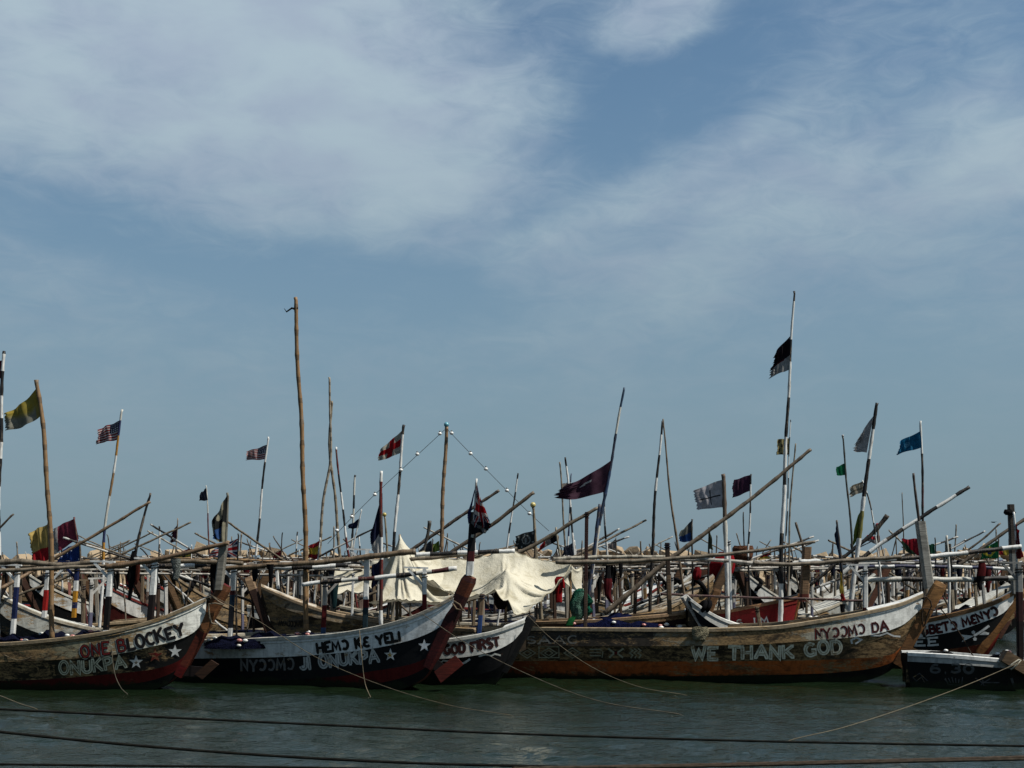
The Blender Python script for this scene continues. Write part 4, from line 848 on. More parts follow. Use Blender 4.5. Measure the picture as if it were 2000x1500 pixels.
def brazil(u, v):
    d = abs(u - .5) / .42 + abs(v - .5) / .42; return (.02, .04, .16) if math.hypot((u - .5) * 1.5, v - .5) < .2 else (.48, .40, .05) if d < 1 else (.015, .14, .05)
def spain(u, v): return (.48, .34, .04) if .27 < v < .74 else (.25, .015, .02)
def ghana(u, v): return (.26, .012, .018) if v < .34 else (.02, .018, .016) if abs(u - .5) < .1 and .36 < v < .64 else (.48, .38, .06) if v < .67 else (.02, .06, .03)
def camo(u, v):
    q = math.sin(9 * u + 4 * v) + math.sin(7 * v - 5 * u); return (.03, .08, .22) if v > .6 and q > .2 else (.012, .014, .014) if q > -.3 else (.30, .28, .20)
def vatican(u, v):
    k = min(1, max(0, (v - .35 - .15 * math.sin(5 * u)) * 4)); return mixc((.30, .24, .05) if u > .14 and math.sin(17 * u) * math.sin(13 * v) < .5 else (.32, .24, .04), (.24, .235, .19), k if u > .12 else .2 * k)
def emblem(u, v):
    d = math.hypot((u - .62) * 1.5, v - .52); return (.12, .32, .48) if .13 < d < .17 or (d < .1 and int(u * 40) % 2) else (.012, .13, .26)
def torn(u, v): return (.42, .42, .42) if abs(u - .5 - .25 * (v - .4)) < .1 and abs(v - .38 - (u - .5) * .2) < .05 else PURP
def blackwhite(u, v): return (.010, .006, .010) if v < .60 else (.10, .02, .02) if v < .64 and u > .3 else (.30, .30, .30)
def tanflag(u, v): return (.28, .24, .11) if math.sin(14 * u + 3) * math.sin(11 * v) < .25 else (.06, .05, .03)
def club(u, v):
    d = math.hypot((u - .45) * 1.2, v - .45); return (.24, .26, .26) if .22 < d < .28 or (d < .14 and math.sin(30 * u) > 0) or math.sin(16 * u) * math.sin(13 * v) > .72 else (.030, .034, .036)
def bluewhite(u, v): return NAVY if (v < .55 and u > (v - .2) * .55) or v < .3 else (.46, .44, .42)
NFLAG = [0]
def flagpole(label, pts, Y, r0, r1, style, flags=(), ball=None, cat='flagpole', name='flagpole', Y2=None, wob=.014, group='flagpoles standing in the boats', rag=None):
    """pts: photo points from foot to head"""
    NFLAG[0] += 1; sd = NFLAG[0]; m = len(pts); q = [P(x, y, Y + ((Y2 - Y) * i / (m - 1) if Y2 else 0)) for i, (x, y) in enumerate(pts)]
    d_ = q[1] - q[0]; ext = 0.0
    if Y >= 35.6 and name != 'boom_pole' and q[0].z > 1.2 and d_.z > .75 * math.hypot(d_.x, d_.y):      # stand it in the boat, not on the rail
        foot = q[0] - d_ * ((q[0].z - 1.0) / d_.z); ext = (q[0] - foot).length; q.insert(0, foot)
    root = thing(name, label, cat, q[0], group); mb = MB(); pole(mb, q, r0, r1, style, seed=sd, wob=wob, n=7, seg=.14, ext=ext); part('pole', mb, 'pole', root)
    for k, (c, design, kw) in enumerate(flags):
        kw = dict(kw); fY = kw.pop('Y', (Y2 or Y) - .02); part('flag', flag_mesh(c, fY, design, seed=sd * 3 + k, **kw), 'cloth', root)
    if ball:
        mb = MB(); p = q[-1]; mb.ball((p.x, p.y, p.z + ball[1] * .7), ball[1], ball[0], 10, 7); part('ball', mb, 'plastic', root)
    if rag:
        x, y, c = rag; mb = MB(); p = P(x, y, (Y2 or Y)); 
        for s_ in (-1, .4): mb.tube([p, p + Vector((.1 * s_, -.05, .02)), p + Vector((.2 * s_ - .04, -.06, -.08 if s_ < 0 else .03)), p + Vector((.26 * s_ - .05, 0, .02))], [.035, .03, .02, .006], c, n=6)
        part('rag_knot', mb, 'cloth', root)
    return root
FP = flagpole; GP = (.10, .075, .05)
FP('striped pole cut by the left edge, red and gold flag', [(-3, 1245), (-2, 1000), (3, 800), (8, 686)], 32.8, .055, .04, BW, [([(8, 703), (6, 738), (-30, 744), (-30, 706)], vbar((.14, .01, .02), (.45, .28, .04), (.14, .01, .02)), {})])
FP('bamboo pole with a big yellow and white flag, far left', [(102, 1248), (100, 1100), (94, 960), (84, 840), (71, 742)], 31.7, .068, .05, BAMB, [([(73, 756), (80, 812), (2, 836), (3, 803)], vatican, dict(rip=.09, nu=34, nv=26, sag=.12))])
FP('thin leaning pole with the stars and stripes flag left of the hung clothes', [(200, 1130), (204, 1050), (215, 960), (228, 880), (239, 800)], 38, .05, .03, ((WHITE, OCHRE, (.02, .03, .1), OFFW, BAMB), (.6, .5, .4, 1.1, .7)), [([(236, 820), (232, 858), (184, 866), (187, 838)], us, dict(rip=.08, nu=44, nv=26))])
FP('striped pole with the stars and stripes flag left of the tallest bamboo', [(499, 1110), (503, 1050), (513, 950), (524, 853)], 43, .05, .03, BWL, [([(523, 868), (519, 897), (478, 898), (479, 881)], us, dict(rip=.06, nu=44, nv=26))])
FP('tallest bamboo pole, bare, with a dark rag knotted near its tip', [(598, 1232), (597, 1100), (595, 1000), (590, 860), (583, 730), (577, 581)], 32.5, .068, .05, (.26, .15, .065), rag=(578, 604, BLACK))
FP('bare pole crossing its twin left of the bow with light string, taller of the two', [(622, 1095), (632, 980), (646, 880), (643, 737)], 44, .06, .035, (.30, .26, .20)); FP('bare pole crossing its taller twin left of the light string', [(665, 1095), (655, 980), (644, 870), (648, 783)], 44.4, .06, .04, (.24, .20, .14))
FP('black and white striped pole leaning left with a red foot', [(684, 1100), (675, 1040), (665, 960), (657, 873)], 42, .045, .03, ((DRED, WHITE, BLACK, WHITE, BLACK), (.9, .35, .6, .6, .5)))
FP('thin white pole, second left of the French-striped flag', [(686, 1090), (689, 1020), (694, 928)], 46, .05, .035, ((OFFW, BLACK), (.7, .4))); FP('thin white pole with a small dark blue flag', [(688, 1085), (698, 1030), (706, 995)], 41, .03, .02, WHITE, [([(703, 1012), (700, 1031), (677, 1033), (679, 1025)], plain(NAVY), {})])
FP('pole with a long blue and white flag hanging beside the awning peak', [(745, 1222), (744, 1080), (745, 920)], 33.6, .055, .04, ((WHITE, (.05, .02, .015), DRED), (.5, .6, .8)), [([(747, 962), (748, 1085), (728, 1090), (722, 1042)], bluewhite, dict(rip=.10, nu=16, nv=34, dy=.1, waves=1)), ([(745, 1092), (743, 1130), (722, 1154), (725, 1105)], plain(NAVY), dict(rip=.06))])
FP('black and white pole with the red cross flag', [(767, 1095), (773, 1020), (780, 930), (789, 830)], 40, .055, .04, ((BLACK, WHITE, BLACK, WHITE, BLACK), (.9, 1.3, .9, .9, 1.4)), [([(788, 838), (783, 884), (737, 897), (742, 872)], england, dict(rip=.09, sag=.05))])
FP('bamboo mast with a pale blue ball holding the light string', [(861, 1092), (864, 1000), (869, 900), (872, 833)], 40, .07, .055, (.27, .17, .09), ball=((.10, .32, .40), .085)); FP('short pole topped by a yellow ball, left of the awning peak', [(758, 1098), (754, 1050), (751, 1008)], 40, .045, .03, (.28, .24, .16), ball=((.42, .34, .08), .07)); FP('pole topped by a yellow ball, right of the black pole', [(1050, 1110), (1045, 1040), (1041, 990)], 39, .06, .04, (.26, .22, .15), ball=((.50, .42, .14), .09))
FP('white stick with the union jack wrapped round the dark prow timber', [(922, 1050), (927, 990), (931, 935)], 30.85, .035, .025, WHITE, [([(930, 945), (916, 1022), (914, 1025), (914, 1000)], plain((.014, .03, .13)), dict(rip=.04, dy=-.1)), ([(931, 945), (924, 1030), (959, 1032), (938, 968)], jack, dict(rip=.10, dy=-.2, nv=30)), ([(920, 1018), (920, 1044), (950, 1040), (960, 1022)], lambda u, v: (.008, .009, .012) if abs(u - v) > .15 else (.18, .18, .18), dict(rip=.08, dy=-.2))])
FP('blue and white pole with a big torn purple flag', [(1158, 1100), (1170, 1030), (1185, 950), (1203, 850), (1219, 757)], 37, .065, .03, ((OFFW, (.01, .025, .06), (.02, .05, .12), (.02, .03, .06), OFFW, (.02, .05, .10)), (1.2, .9, .7, 1.1, .8, 2)), [([(1195, 898), (1182, 960), (1088, 972), (1104, 944)], torn, dict(rip=.12, nu=36, nv=22, tear=.10, sag=.1))])
FP('thin bare pole left of the torn purple flag', [(1106, 1100), (1100, 1000), (1093, 902)], 42, .04, .025, (.24, .21, .16)); FP('black-tipped pole behind the torn purple flag', [(1124, 1110), (1116, 1010), (1104, 893)], 41, .04, .03, ((WHITE, BLACK), (1.2, .9))); FP('striped pole with a scrap of flag behind the torn purple flag', [(1108, 1100), (1112, 1000), (1116, 925)], 43, .04, .02, ((DBLUE, WHITE), (.5, .4)), [([(1112, 940), (1110, 958), (1098, 957), (1099, 945)], plain((.36, .32, .28)), {})])
FP('white and black striped leaning pole right of the prow timber flag', [(990, 1078), (1000, 1000), (1012, 924)], 41, .035, .025, ((WHITE, BLACK), (.5, .45)))
FP('black and white pole of the pair joined at the top', [(1273, 1108), (1277, 1010), (1285, 910), (1294, 822)], 39, .06, .03, ((BLACK, BLACK, WHITE, BLACK, WHITE), (1.4, 1.0, .5, .7, .5))); FP('bare thin pole of the pair joined at the top', [(1328, 1100), (1315, 1010), (1303, 910), (1295, 818)], 39.3, .05, .022, (.17, .125, .08)); FP('blue and white pole leaning left of the big boom', [(1158, 1095), (1164, 1040), (1172, 985)], 36, .05, .045, (.02, .04, .09)); FP('black and white pole just right of the torn purple flag', [(1186, 1095), (1182, 1030), (1180, 960)], 40, .04, .03, BW)
FP('thick wood pole with the white flag bearing a black cross', [(1421, 1190), (1418, 1060), (1412, 926)], 36, .065, .06, ((WHITE, OFFW, (.12, .085, .06)), (1.9, .7, 1.5)), [([(1411, 937), (1416, 991), (1364, 997), (1358, 958)], cross, dict(rip=.06, nu=52, nv=40, sag=-.03))])
FP('thin wavy pole with a dark purple flag', [(1463, 1120), (1461, 1070), (1465, 1000), (1467, 926)], 40, .035, .025, ((BLACK, WHITE), (.5, .45)), [([(1467, 927), (1467, 958), (1433, 972), (1436, 936)], plain((.06, .025, .05)), dict(rip=.05))])
FP('thin dark stick left of the wavy pole', [(1454, 1100), (1452, 1000)], 42, .03, .02, BLACK)
FP('tallest striped pole with the black and white flag, right half', [(1524, 1200), (1526, 1085), (1531, 960), (1537, 820), (1546, 660), (1551, 569)], 35.6, .075, .028, ((WHITE, BLACK, WHITE, BLACK, WHITE, BLACK, WHITE, BLACK, WHITE, BLACK), (.9, 1.5, 1.3, .5, 1.0, 1.05, .95, .75, .95, 2)), [([(1547, 652), (1541, 722), (1506, 736), (1514, 690)], blackwhite, dict(rip=.08, tear=.12, nv=24))])
FP('hair-thin pole with a square tan flag behind the tallest striped pole', [(1533, 1110), (1537, 1000), (1544, 820)], 38, .03, .014, ((BLACK, WHITE), (.6, .5)), [([(1541, 856), (1540, 888), (1517, 888), (1519, 858)], tanflag, dict(rip=.03, dy=.05, nu=30))]); FP('bent bare stick right of the tallest striped pole', [(1540, 1110), (1545, 960), (1554, 866)], 37.5, .035, .022, (.22, .19, .14))
FP('dark pole with a small green flag', [(1665, 1095), (1660, 1000), (1652, 930), (1646, 853)], 38, .042, .025, ((.05, .06, .05), (.03, .03, .03)) and (.05, .06, .055), [([(1649, 905), (1652, 928), (1638, 928), (1638, 911)], plain((.015, .16, .07)), dict(rip=.03))], ball=((.3, .3, .3), .04))
FP('striped pole with a torn white flag and a long yellow-green pennant', [(1671, 1105), (1680, 1030), (1690, 950), (1700, 870), (1713, 787)], 36.4, .075, .045, ((WHITE, (.16, .15, .03), WHITE, BLACK, WHITE, BLACK, BLACK), (.8, .8, .5, 1.1, .8, .6, 2)), [([(1706, 812), (1693, 884), (1673, 880), (1683, 848)], plain((.36, .35, .35)), dict(rip=.06, tear=.25)), ([(1694, 948), (1684, 1030), (1664, 1075), (1678, 1010)], lambda u, v: (.32, .27, .03) if u < .3 else (.11, .15, .025), dict(rip=.07, nu=14, nv=26, dy=.1))])
FP('crooked thin stick with a frayed beige flag', [(1714, 1080), (1705, 1010), (1697, 975), (1684, 938)], 37.2, .03, .02, ((WHITE, BLACK), (.4, .5)), [([(1685, 940), (1687, 961), (1667, 969), (1662, 951)], lambda u, v: (.42, .38, .30) if int(v * 6) % 3 else (.22, .19, .14), dict(rip=.05, tear=.12))])
FP('black and white pole with the blue emblem flag', [(1803, 1040), (1802, 960), (1800, 880), (1798, 822)], 36.6, .045, .03, ((BLACK, (.06, .02, .02), BLACK, WHITE, (.10, .05, .04)), (.6, .8, .9, 1.0, 1.5)), [([(1799, 841), (1800, 874), (1756, 887), (1763, 861)], emblem, dict(rip=.07, nu=44, nv=30))]); FP('short dark stick leaning on the grey prow timber', [(1797, 1030), (1784, 924)], 34, .04, .03, (.05, .035, .03)); FP('thin striped boom rising to the upper right, black and white', [(1640, 1125), (1720, 1062), (1800, 1010), (1893, 951)], 35.5, .06, .05, BW, cat='pole', name='boom_pole'); FP('slim pole with no flag between the blue flag and pennant', [(1765, 1110), (1764, 1030), (1762, 962)], 44, .03, .015, GP)
FP('leaning bamboo with dark tip behind the prow timber, left one', [(770, 1098), (860, 1035), (930, 988), (975, 958)], 40, .06, .045, (.09, .07, .055), cat='pole', name='boom_pole'); FP('leaning bamboo behind the prow timber, right one', [(880, 1080), (960, 1025), (1043, 962)], 37, .06, .05, (.10, .075, .05), cat='pole', name='boom_pole'); FP('leaning bamboo ending at the blue pole left of the purple flag', [(990, 1092), (1060, 1055), (1110, 1025), (1168, 992)], 36.2, .06, .05, (.15, .12, .085), cat='pole', name='boom_pole'); FP('leaning bamboo crossing the frame edge at right', [(1870, 1105), (1940, 1055), (2030, 995)], 39, .06, .05, (.11, .085, .06), cat='pole', name='boom_pole'); FP('thin black oar leaning with its leaf-shaped blade up', [(1640, 1095), (1700, 1045), (1733, 1006)], 37.8, .03, .07, BLACK, cat='oar', name='oar', group='oars'); FP('thin leaning stick above the right breakwater', [(1860, 1092), (1910, 1060), (1954, 1022)], 45, .045, .03, GP, cat='pole', name='boom_pole'); FP('short leaning stick at the left edge', [(-20, 1050), (27, 1004)], 40, .035, .03, GP, cat='pole', name='boom_pole')
FP('leaning dark stick right of the first leaning boom, left part', [(262, 1095), (272, 1050), (286, 990), (294, 963)], 36, .045, .03, ((BLACK, (.12, .10, .08)), (.9, .4)), cat='pole', name='boom_pole'); FP('dark stick left of the wrapped timber', [(1572, 1080), (1554, 1020)], 37, .04, .035, GP, cat='pole', name='boom_pole'); FP('dark stick behind the awning peak', [(826, 1085), (834, 1050), (839, 1017)], 39, .035, .06, (.06, .06, .055), cat='pole', name='boom_pole')
# low flags in the thick of the boats
FP('stick with a faded pink and grey flag beside the starry blue flag', [(156, 1092), (150, 1040), (145, 1010)], 36.5, .03, .025, (.10, .02, .02), [([(145, 1013), (154, 1052), (98, 1084), (96, 1032)], lambda u, v: (.30, .30, .30) if u > .78 else (.21, .035, .06), dict(rip=.06))])
FP('pole with a yellow and red flag behind the leftmost bamboo', [(96, 1110), (96, 1060), (95, 1018)], 37, .03, .025, BAMB, [([(97, 1022), (98, 1092), (58, 1104), (52, 1040)], lambda u, v: (.45, .33, .11) if v < .62 and u > .06 else (.34, .015, .02), dict(rip=.10, nu=30, nv=24))])
FP('pole with a dark blue flag of white stars', [(158, 1112), (157, 1056)], 35.8, .03, .025, GP, [([(156, 1058), (160, 1096), (108, 1096), (118, 1074)], starry, dict(rip=.06, nu=36, nv=28))])
FP('thin stick with a small slate flag left of the patterned flag', [(409, 1070), (406, 1000), (402, 948)], 43, .03, .02, ((DRED, OFFW), (1.2, 1.2)), [([(402, 953), (406, 977), (385, 978), (388, 963)], plain((.035, .04, .06)), {})]); FP('pole with a dark patterned flag hanging limp over the grey prow timber', [(441, 1085), (443, 1020), (444, 962)], 32, .04, .03, (.16, .16, .13), [([(444, 966), (441, 1060), (418, 1055), (416, 1018)], camo, dict(rip=.09, dy=-.15, nv=34))]); FP('stick with the union jack behind the grey prow timber', [(464, 1095), (465, 1042)], 36, .03, .02, BLACK, [([(464, 1052), (463, 1088), (404, 1088), (408, 1074)], jack, dict(rip=.06, nu=50, nv=30))]); FP('thin stick with a torn maroon flag', [(343, 1075), (345, 1040), (347, 1012)], 46, .03, .02, (.28, .22, .16), [([(347, 1024), (345, 1058), (329, 1060), (332, 1040)], plain((.07, .02, .035)), dict(tear=.2))]); FP('stick with a red yellow and black flag above the grey hung net', [(374, 1098), (374, 1064)], 45, .03, .02, WHITE, [([(373, 1069), (373, 1093), (340, 1096), (342, 1082)], ghana, {})])
FP('white stick with a red and yellow flag right of the tallest bamboo', [(620, 1105), (625, 1050)], 41, .03, .02, WHITE, [([(624, 1056), (620, 1092), (600, 1090), (602, 1066)], spain, dict(rip=.07))]); FP('dark stick with a red flag left of the tallest bamboo', [(549, 1100), (552, 1040)], 45, .03, .02, BLACK, [([(551, 1075), (549, 1088), (530, 1092), (533, 1080)], plain((.26, .014, .018)), {})]); FP('pole with a slate and a green flag behind the awning', [(842, 1088), (845, 1052)], 41, .03, .02, GP, [([(843, 1055), (844, 1076), (812, 1084), (826, 1066)], plain((.05, .055, .065)), {}), ([(858, 1056), (858, 1076), (830, 1082), (842, 1064)], plain((.10, .16, .03)), {})]); FP('pole with a black club flag with white crest right of the awning ridge', [(1046, 1100), (1044, 1032)], 38.5, .035, .03, GP, [([(1044, 1036), (1045, 1072), (1008, 1072), (1006, 1046)], club, dict(rip=.05, nu=40, nv=34))]); FP('pole with a red white and black flag left of the torn purple flag', [(1096, 1105), (1090, 1060), (1086, 1030)], 38.8, .035, .03, (.3, .27, .2), [([(1086, 1040), (1090, 1055), (1050, 1078), (1054, 1066)], vbar((.01, .01, .012), (.30, .25, .23), (.26, .015, .02)), dict(rip=.05))]); FP('pole with a slate blue flag behind the awning tip', [(1125, 1100), (1122, 1055)], 41, .03, .02, WHITE, [([(1121, 1058), (1123, 1085), (1098, 1085), (1102, 1070)], plain((.05, .055, .075)), {})])
FP('stick with a pale grey flag over the blue post', [(1204, 1100), (1203, 1050)], 44, .03, .02, GP, [([(1202, 1053), (1203, 1071), (1185, 1073), (1188, 1064)], plain((.26, .22, .20)), {})]); FP('stick with a blue and cream flag on the big boom', [(1352, 1095), (1352, 1014)], 38, .03, .025, BLACK, [([(1352, 1016), (1352, 1058), (1328, 1058), (1332, 1036)], lambda u, v: (.02, .06, .2) if v > .55 else (.26, .26, .22) if u > .4 else (.05, .06, .07), dict(rip=.07))]); FP('stick with a furled olive flag left of the red tarpaulin', [(1384, 1110), (1384, 1030)], 38, .04, .02, BLACK, [([(1385, 1032), (1385, 1072), (1394, 1074), (1389, 1048)], plain((.09, .10, .06)), dict(dy=0))]); FP('stick with a red and yellow flag before the rocks', [(1506, 1100), (1505, 1070)], 47, .03, .02, GP, [([(1505, 1074), (1504, 1092), (1484, 1092), (1488, 1084)], hbar((.26, .015, .02), (.26, .015, .02), (.45, .34, .05)), {})])
FP('pole wrapped in a long blue and yellow flag with a red foot', [(1647, 1172), (1642, 1100), (1634, 1016)], 34.5, .05, .025, ((.02, .025, .03), (.02, .025, .03)) and (.03, .03, .035), [([(1634, 1018), (1646, 1120), (1640, 1116), (1630, 1050)], plain((.02, .035, .07)), dict(rip=.05, dy=-.05, nu=12, nv=30)), ([(1644, 1112), (1649, 1160), (1640, 1158), (1638, 1118)], plain((.42, .32, .05)), dict(rip=.05, dy=-.08, nu=12)), ([(1646, 1155), (1652, 1172), (1640, 1172), (1642, 1158)], plain((.26, .015, .015)), dict(rip=.05, dy=-.1, nu=12))]); FP('stick with a red and white ragged flag beside the pennant', [(1716, 1100), (1714, 1030)], 38.5, .05, .035, (.24, .2, .17), [([(1718, 1046), (1720, 1064), (1692, 1056), (1700, 1046)], hbar((.30, .02, .03), (.40, .36, .34)), dict(rip=.08))], ball=((.24, .02, .02), .08)); FP('stick with a red and green flag left of the grey prow timber', [(1796, 1085), (1795, 1050)], 37.5, .03, .025, BLACK, [([(1794, 1052), (1795, 1086), (1770, 1076), (1768, 1052)], lambda u, v: (.26, .015, .025) if u + v < 1.15 else (.03, .06, .035), dict(rip=.08))]); FP('stick with a dull green flag right of the grey prow timber', [(1827, 1095), (1826, 1050)], 42, .03, .02, BLACK, [([(1825, 1062), (1826, 1082), (1818, 1082), (1819, 1063)], plain((.02, .09, .05)), {})]); FP('white pole with a furled black and white flag', [(1853, 1180), (1853, 1100), (1849, 1046)], 37, .045, .035, ((WHITE, OFFW), (1.2, 1)), [([(1849, 1050), (1854, 1090), (1844, 1098), (1845, 1064)], lambda u, v: (.02, .022, .022) if int(v * 5) % 2 else (.30, .33, .30), dict(rip=.05, dy=0))]); FP('stick with the green and yellow diamond flag', [(1949, 1100), (1950, 1050)], 41, .03, .02, GP, [([(1949, 1056), (1950, 1090), (1920, 1092), (1922, 1074)], brazil, dict(rip=.06, nu=40, nv=34))]); FP('stick with a red and yellow banner at the far right', [(1972, 1105), (1971, 1050)], 43, .03, .02, GP, [([(1971, 1072), (1972, 1084), (1952, 1084), (1952, 1074)], vbar((.45, .33, .05), (.26, .015, .02)), {})]); FP('pole with a hanging red flag at the right edge', [(1986, 1130), (1984, 1060), (1980, 1000)], 35.5, .035, .03, WHITE, [([(1981, 1018), (1985, 1092), (1996, 1090), (1990, 1040)], plain((.17, .010, .014)), dict(rip=.07, dy=-.05, nv=28))])
rnd = random.Random(77)
for i in range(26):   # bare sticks far back among the boats
    x = 20 + 76 * i + rnd.uniform(-25, 25); Y = rnd.uniform(47, 78); h_ = rnd.uniform(25, 75)
    FP('thin %s stick far back, %s of the bare sticks counted from the left' % (rnd.choice(('dark', 'striped', 'grey')), ['first', 'second', 'third', 'fourth', 'fifth', 'sixth', 'seventh', 'eighth', 'ninth', 'tenth', 'eleventh', 'twelfth', 'thirteenth', 'fourteenth', 'fifteenth', 'sixteenth', 'seventeenth', 'eighteenth', 'nineteenth', 'twentieth', 'twenty-first', 'twenty-second', 'twenty-third', 'twenty-fourth', 'twenty-fifth', 'twenty-sixth'][i]),
       [(x, 1125), (x + rnd.uniform(-6, 6), 1095 - h_)], Y, .045, .03, rnd.choice((GP, BW, (.25, .22, .18))), cat='pole', name='stick')
# light string with bulbs over the mast
def string(label, pts, Y, bulbs, Y2=None):
    root = thing('light_string', label, 'light string', P(*pts[0], Y)); mb = MB(); q, L = smooth_path([P(x, y, Y) for x, y in pts], .25); mb.tube(q, .008, (.05, .05, .05), n=4); part('wire', mb, 'rope', root)
    for x, y in bulbs:
        p = P(x, y, Y); mb = MB(); mb.ball(p, .062, WHITE, 10, 6, (1.1, 1, .9)); b = part('bulb', mb, 'plastic', root); mb = MB(); mb.tube([p + Vector((0, 0, .05)), p + Vector((0, 0, .09))], .03, (.03, .03, .03), n=6); part('socket', mb, 'plastic', b)
string('wire of white bulbs falling left from the ball-topped bamboo mast', [(870, 838), (790, 912), (730, 968), (686, 1012), (640, 1062)], 39.9, [(859, 847), (815, 887), (783, 918), (732, 966), (687, 1009), (658, 1036)]); string('wire of white bulbs falling right from the ball-topped bamboo mast', [(873, 838), (925, 892), (990, 958), (1035, 1003), (1072, 1037)], 39.9, [(882, 846), (919, 886), (949, 916), (990, 958), (1034, 1003)])
# ------------------------------------------------------------------ canvas awnings: cloth settled under gravity
def drape(P0, pins, slack=1.03, steps=130, iters=10, seed=0):
    rs = np.random.RandomState(seed); X = P0.copy() + rs.normal(0, .006, P0.shape); X[pins] = P0[pins]; V = np.zeros_like(X); wgt = np.where(pins, 0.0, 1.0)[..., None]; ny, nx = pins.shape
    sets = []
    def add(sa, sb, k):
        r = np.linalg.norm(P0[sa] - P0[sb], axis=-1, keepdims=True) * k; sets.append((sa, sb, r))
    S = np.s_
    for o in (0, 1):
        add(S[:, o:nx - 1:2], S[:, o + 1:nx:2], slack); add(S[o:ny - 1:2, :], S[o + 1:ny:2, :], slack)
    for o in (0, 1):
        add(S[o:ny - 1:2, :-1], S[o + 1:ny:2, 1:], slack * 1.01); add(S[o:ny - 1:2, 1:], S[o + 1:ny:2, :-1], slack * 1.01)
    for s_ in range(steps):
        V[..., 2] -= 9.8 * .016; V *= .97; old = X.copy(); X = X + V * .016 * wgt
        for it in range(iters):
            for sa, sb, r in sets:
                a, b = X[sa], X[sb]
                m = min(a.shape[0], b.shape[0]), min(a.shape[1], b.shape[1]); a, b = a[:m[0], :m[1]], b[:m[0], :m[1]]; rr = r[:m[0], :m[1]]
                wa, wb = wgt[sa][:m[0], :m[1]], wgt[sb][:m[0], :m[1]]
                d = b - a; L = np.linalg.norm(d, axis=-1, keepdims=True) + 1e-9; c = (L - rr) / L * d / np.maximum(wa + wb, 1e-6); c = np.where(L > rr, c, c * .35)
                X[sa][:m[0], :m[1]] += c * wa; X[sb][:m[0], :m[1]] -= c * wb
        V = (X - old) / .016 * wgt
    return X
def edge(pts, n):
    q = lerp_poly([(a, b, c) for a, b, c in pts], n); return np.array([P(*r) for r in q])
def awning(label, top, bottom, peaks, nx, ny, pin_top, pin_bot, slack, seed, folds=()):
    T, Bt = edge(top, nx), edge(bottom, nx); G = np.zeros((ny, nx, 3)); pins = np.zeros((ny, nx), bool)
    for j in range(ny): G[j] = T + (Bt - T) * (j / (ny - 1))
    si, tj = np.meshgrid(np.linspace(0, 1, nx), np.linspace(0, 1, ny))
    for (s, t_, p, R, pw) in peaks:
        i, j = int(round(s * (nx - 1))), int(round(t_ * (ny - 1))); off = np.array(P(*p)) - G[j, i]; d = np.hypot((si - s) / R[0], (tj - t_) / R[1]); k = np.clip(1 - d, 0, 1) ** pw; G += k[..., None] * off; pins[j, i] = True
        ang = np.arctan2(tj - t_, (si - s) * 1.3); G[..., 1] += (.13 * np.sin(13 * ang + seed) + .045 * np.sin(31 * ang + 2 * seed)) * np.clip(d, 0, 1) * np.clip(1.3 - d, 0, 1)
    for i in pin_top: pins[0, int(round(i * (nx - 1)))] = True
    for i in pin_bot: pins[-1, int(round(i * (nx - 1)))] = True
    G = drape(G, pins, slack, seed=seed); root = thing('canvas_awning', label, 'awning', G[-1, nx // 2]); mb = MB(); mb.grid([[tuple(p) for p in r] for r in G], WHITE); o = part('sheet', mb, 'canvas', root)
    for e in (G[-1], G[0]): mb = MB(); mb.tube([tuple(p) for p in e], .012, (.38, .34, .24), n=5); part('hem', mb, 'rope', root)
    return root, G
aw1, G1 = awning('cream canvas sheet raised to a sharp tent peak, left awning', [(706, 1128, 37.0), (760, 1116, 37.0), (830, 1108, 36.8), (905, 1100, 36.6)], [(718, 1180, 33.9), (760, 1188, 33.7), (805, 1191, 33.6), (850, 1184, 33.7), (893, 1158, 33.9)],
    [(.40, .42, (781, 1042, 35.2), (.72, .75), 1.1)], 60, 48, np.linspace(0, 1, 9), np.linspace(0, 1, 15), 1.02, 1)
aw2, G2 = awning('cream canvas sheet with a low ridge and hanging point, right awning', [(806, 1086, 36.8), (850, 1090, 36.6), (910, 1091, 36.4), (995, 1077, 36.2), (1060, 1093, 35.9), (1117, 1098, 35.6)], [(815, 1118, 35.2), (860, 1140, 34.5), (905, 1165, 34.1), (945, 1157, 33.9), (978, 1150, 33.8), (1010, 1203, 33.4), (1045, 1178, 33.8), (1085, 1142, 34.4), (1115, 1103, 35.2)],
    [(.58, .50, (988, 1110, 34.5), (.34, .6), 1.3)], 84, 44, np.linspace(0, 1, 15), (0, .1, .2, .3, .36, .46, .55, .61, .66, .74, .82, .91, 1), 1.02, 2)
aw3, G3 = awning('grey-white canvas sheet drooping at the left of the tent peak', [(655, 1108, 38.2), (690, 1102, 38.2), (728, 1104, 38)], [(636, 1150, 37), (680, 1152, 36.9), (722, 1146, 37)], [], 30, 24, (0, .5, 1), (0, .5, 1), 1.06, 3)
aw4, G4 = awning('shaded canvas flap hanging right of the awning tip', [(1113, 1099, 35.7), (1126, 1102, 35.9), (1138, 1106, 36.1)], [(1096, 1126, 35.3), (1120, 1136, 35.5), (1140, 1150, 35.8)], [], 20, 20, (0, 1), (0, 1), 1.04, 4)
for i, (x0, y0, x1, y1, Y) in enumerate(((781, 1205, 781, 1044, 35.25), (988, 1215, 988, 1111, 34.55), (1112, 1215, 1115, 1098, 35.65), (900, 1215, 903, 1098, 36.5))):
    mb = MB(); pole(mb, [P(x0, y0, Y), P(x1, y1, Y)], .045, .035, BAMB, seed=i); part('support_pole', mb, 'pole', (aw1, aw2, aw2, aw1)[i])

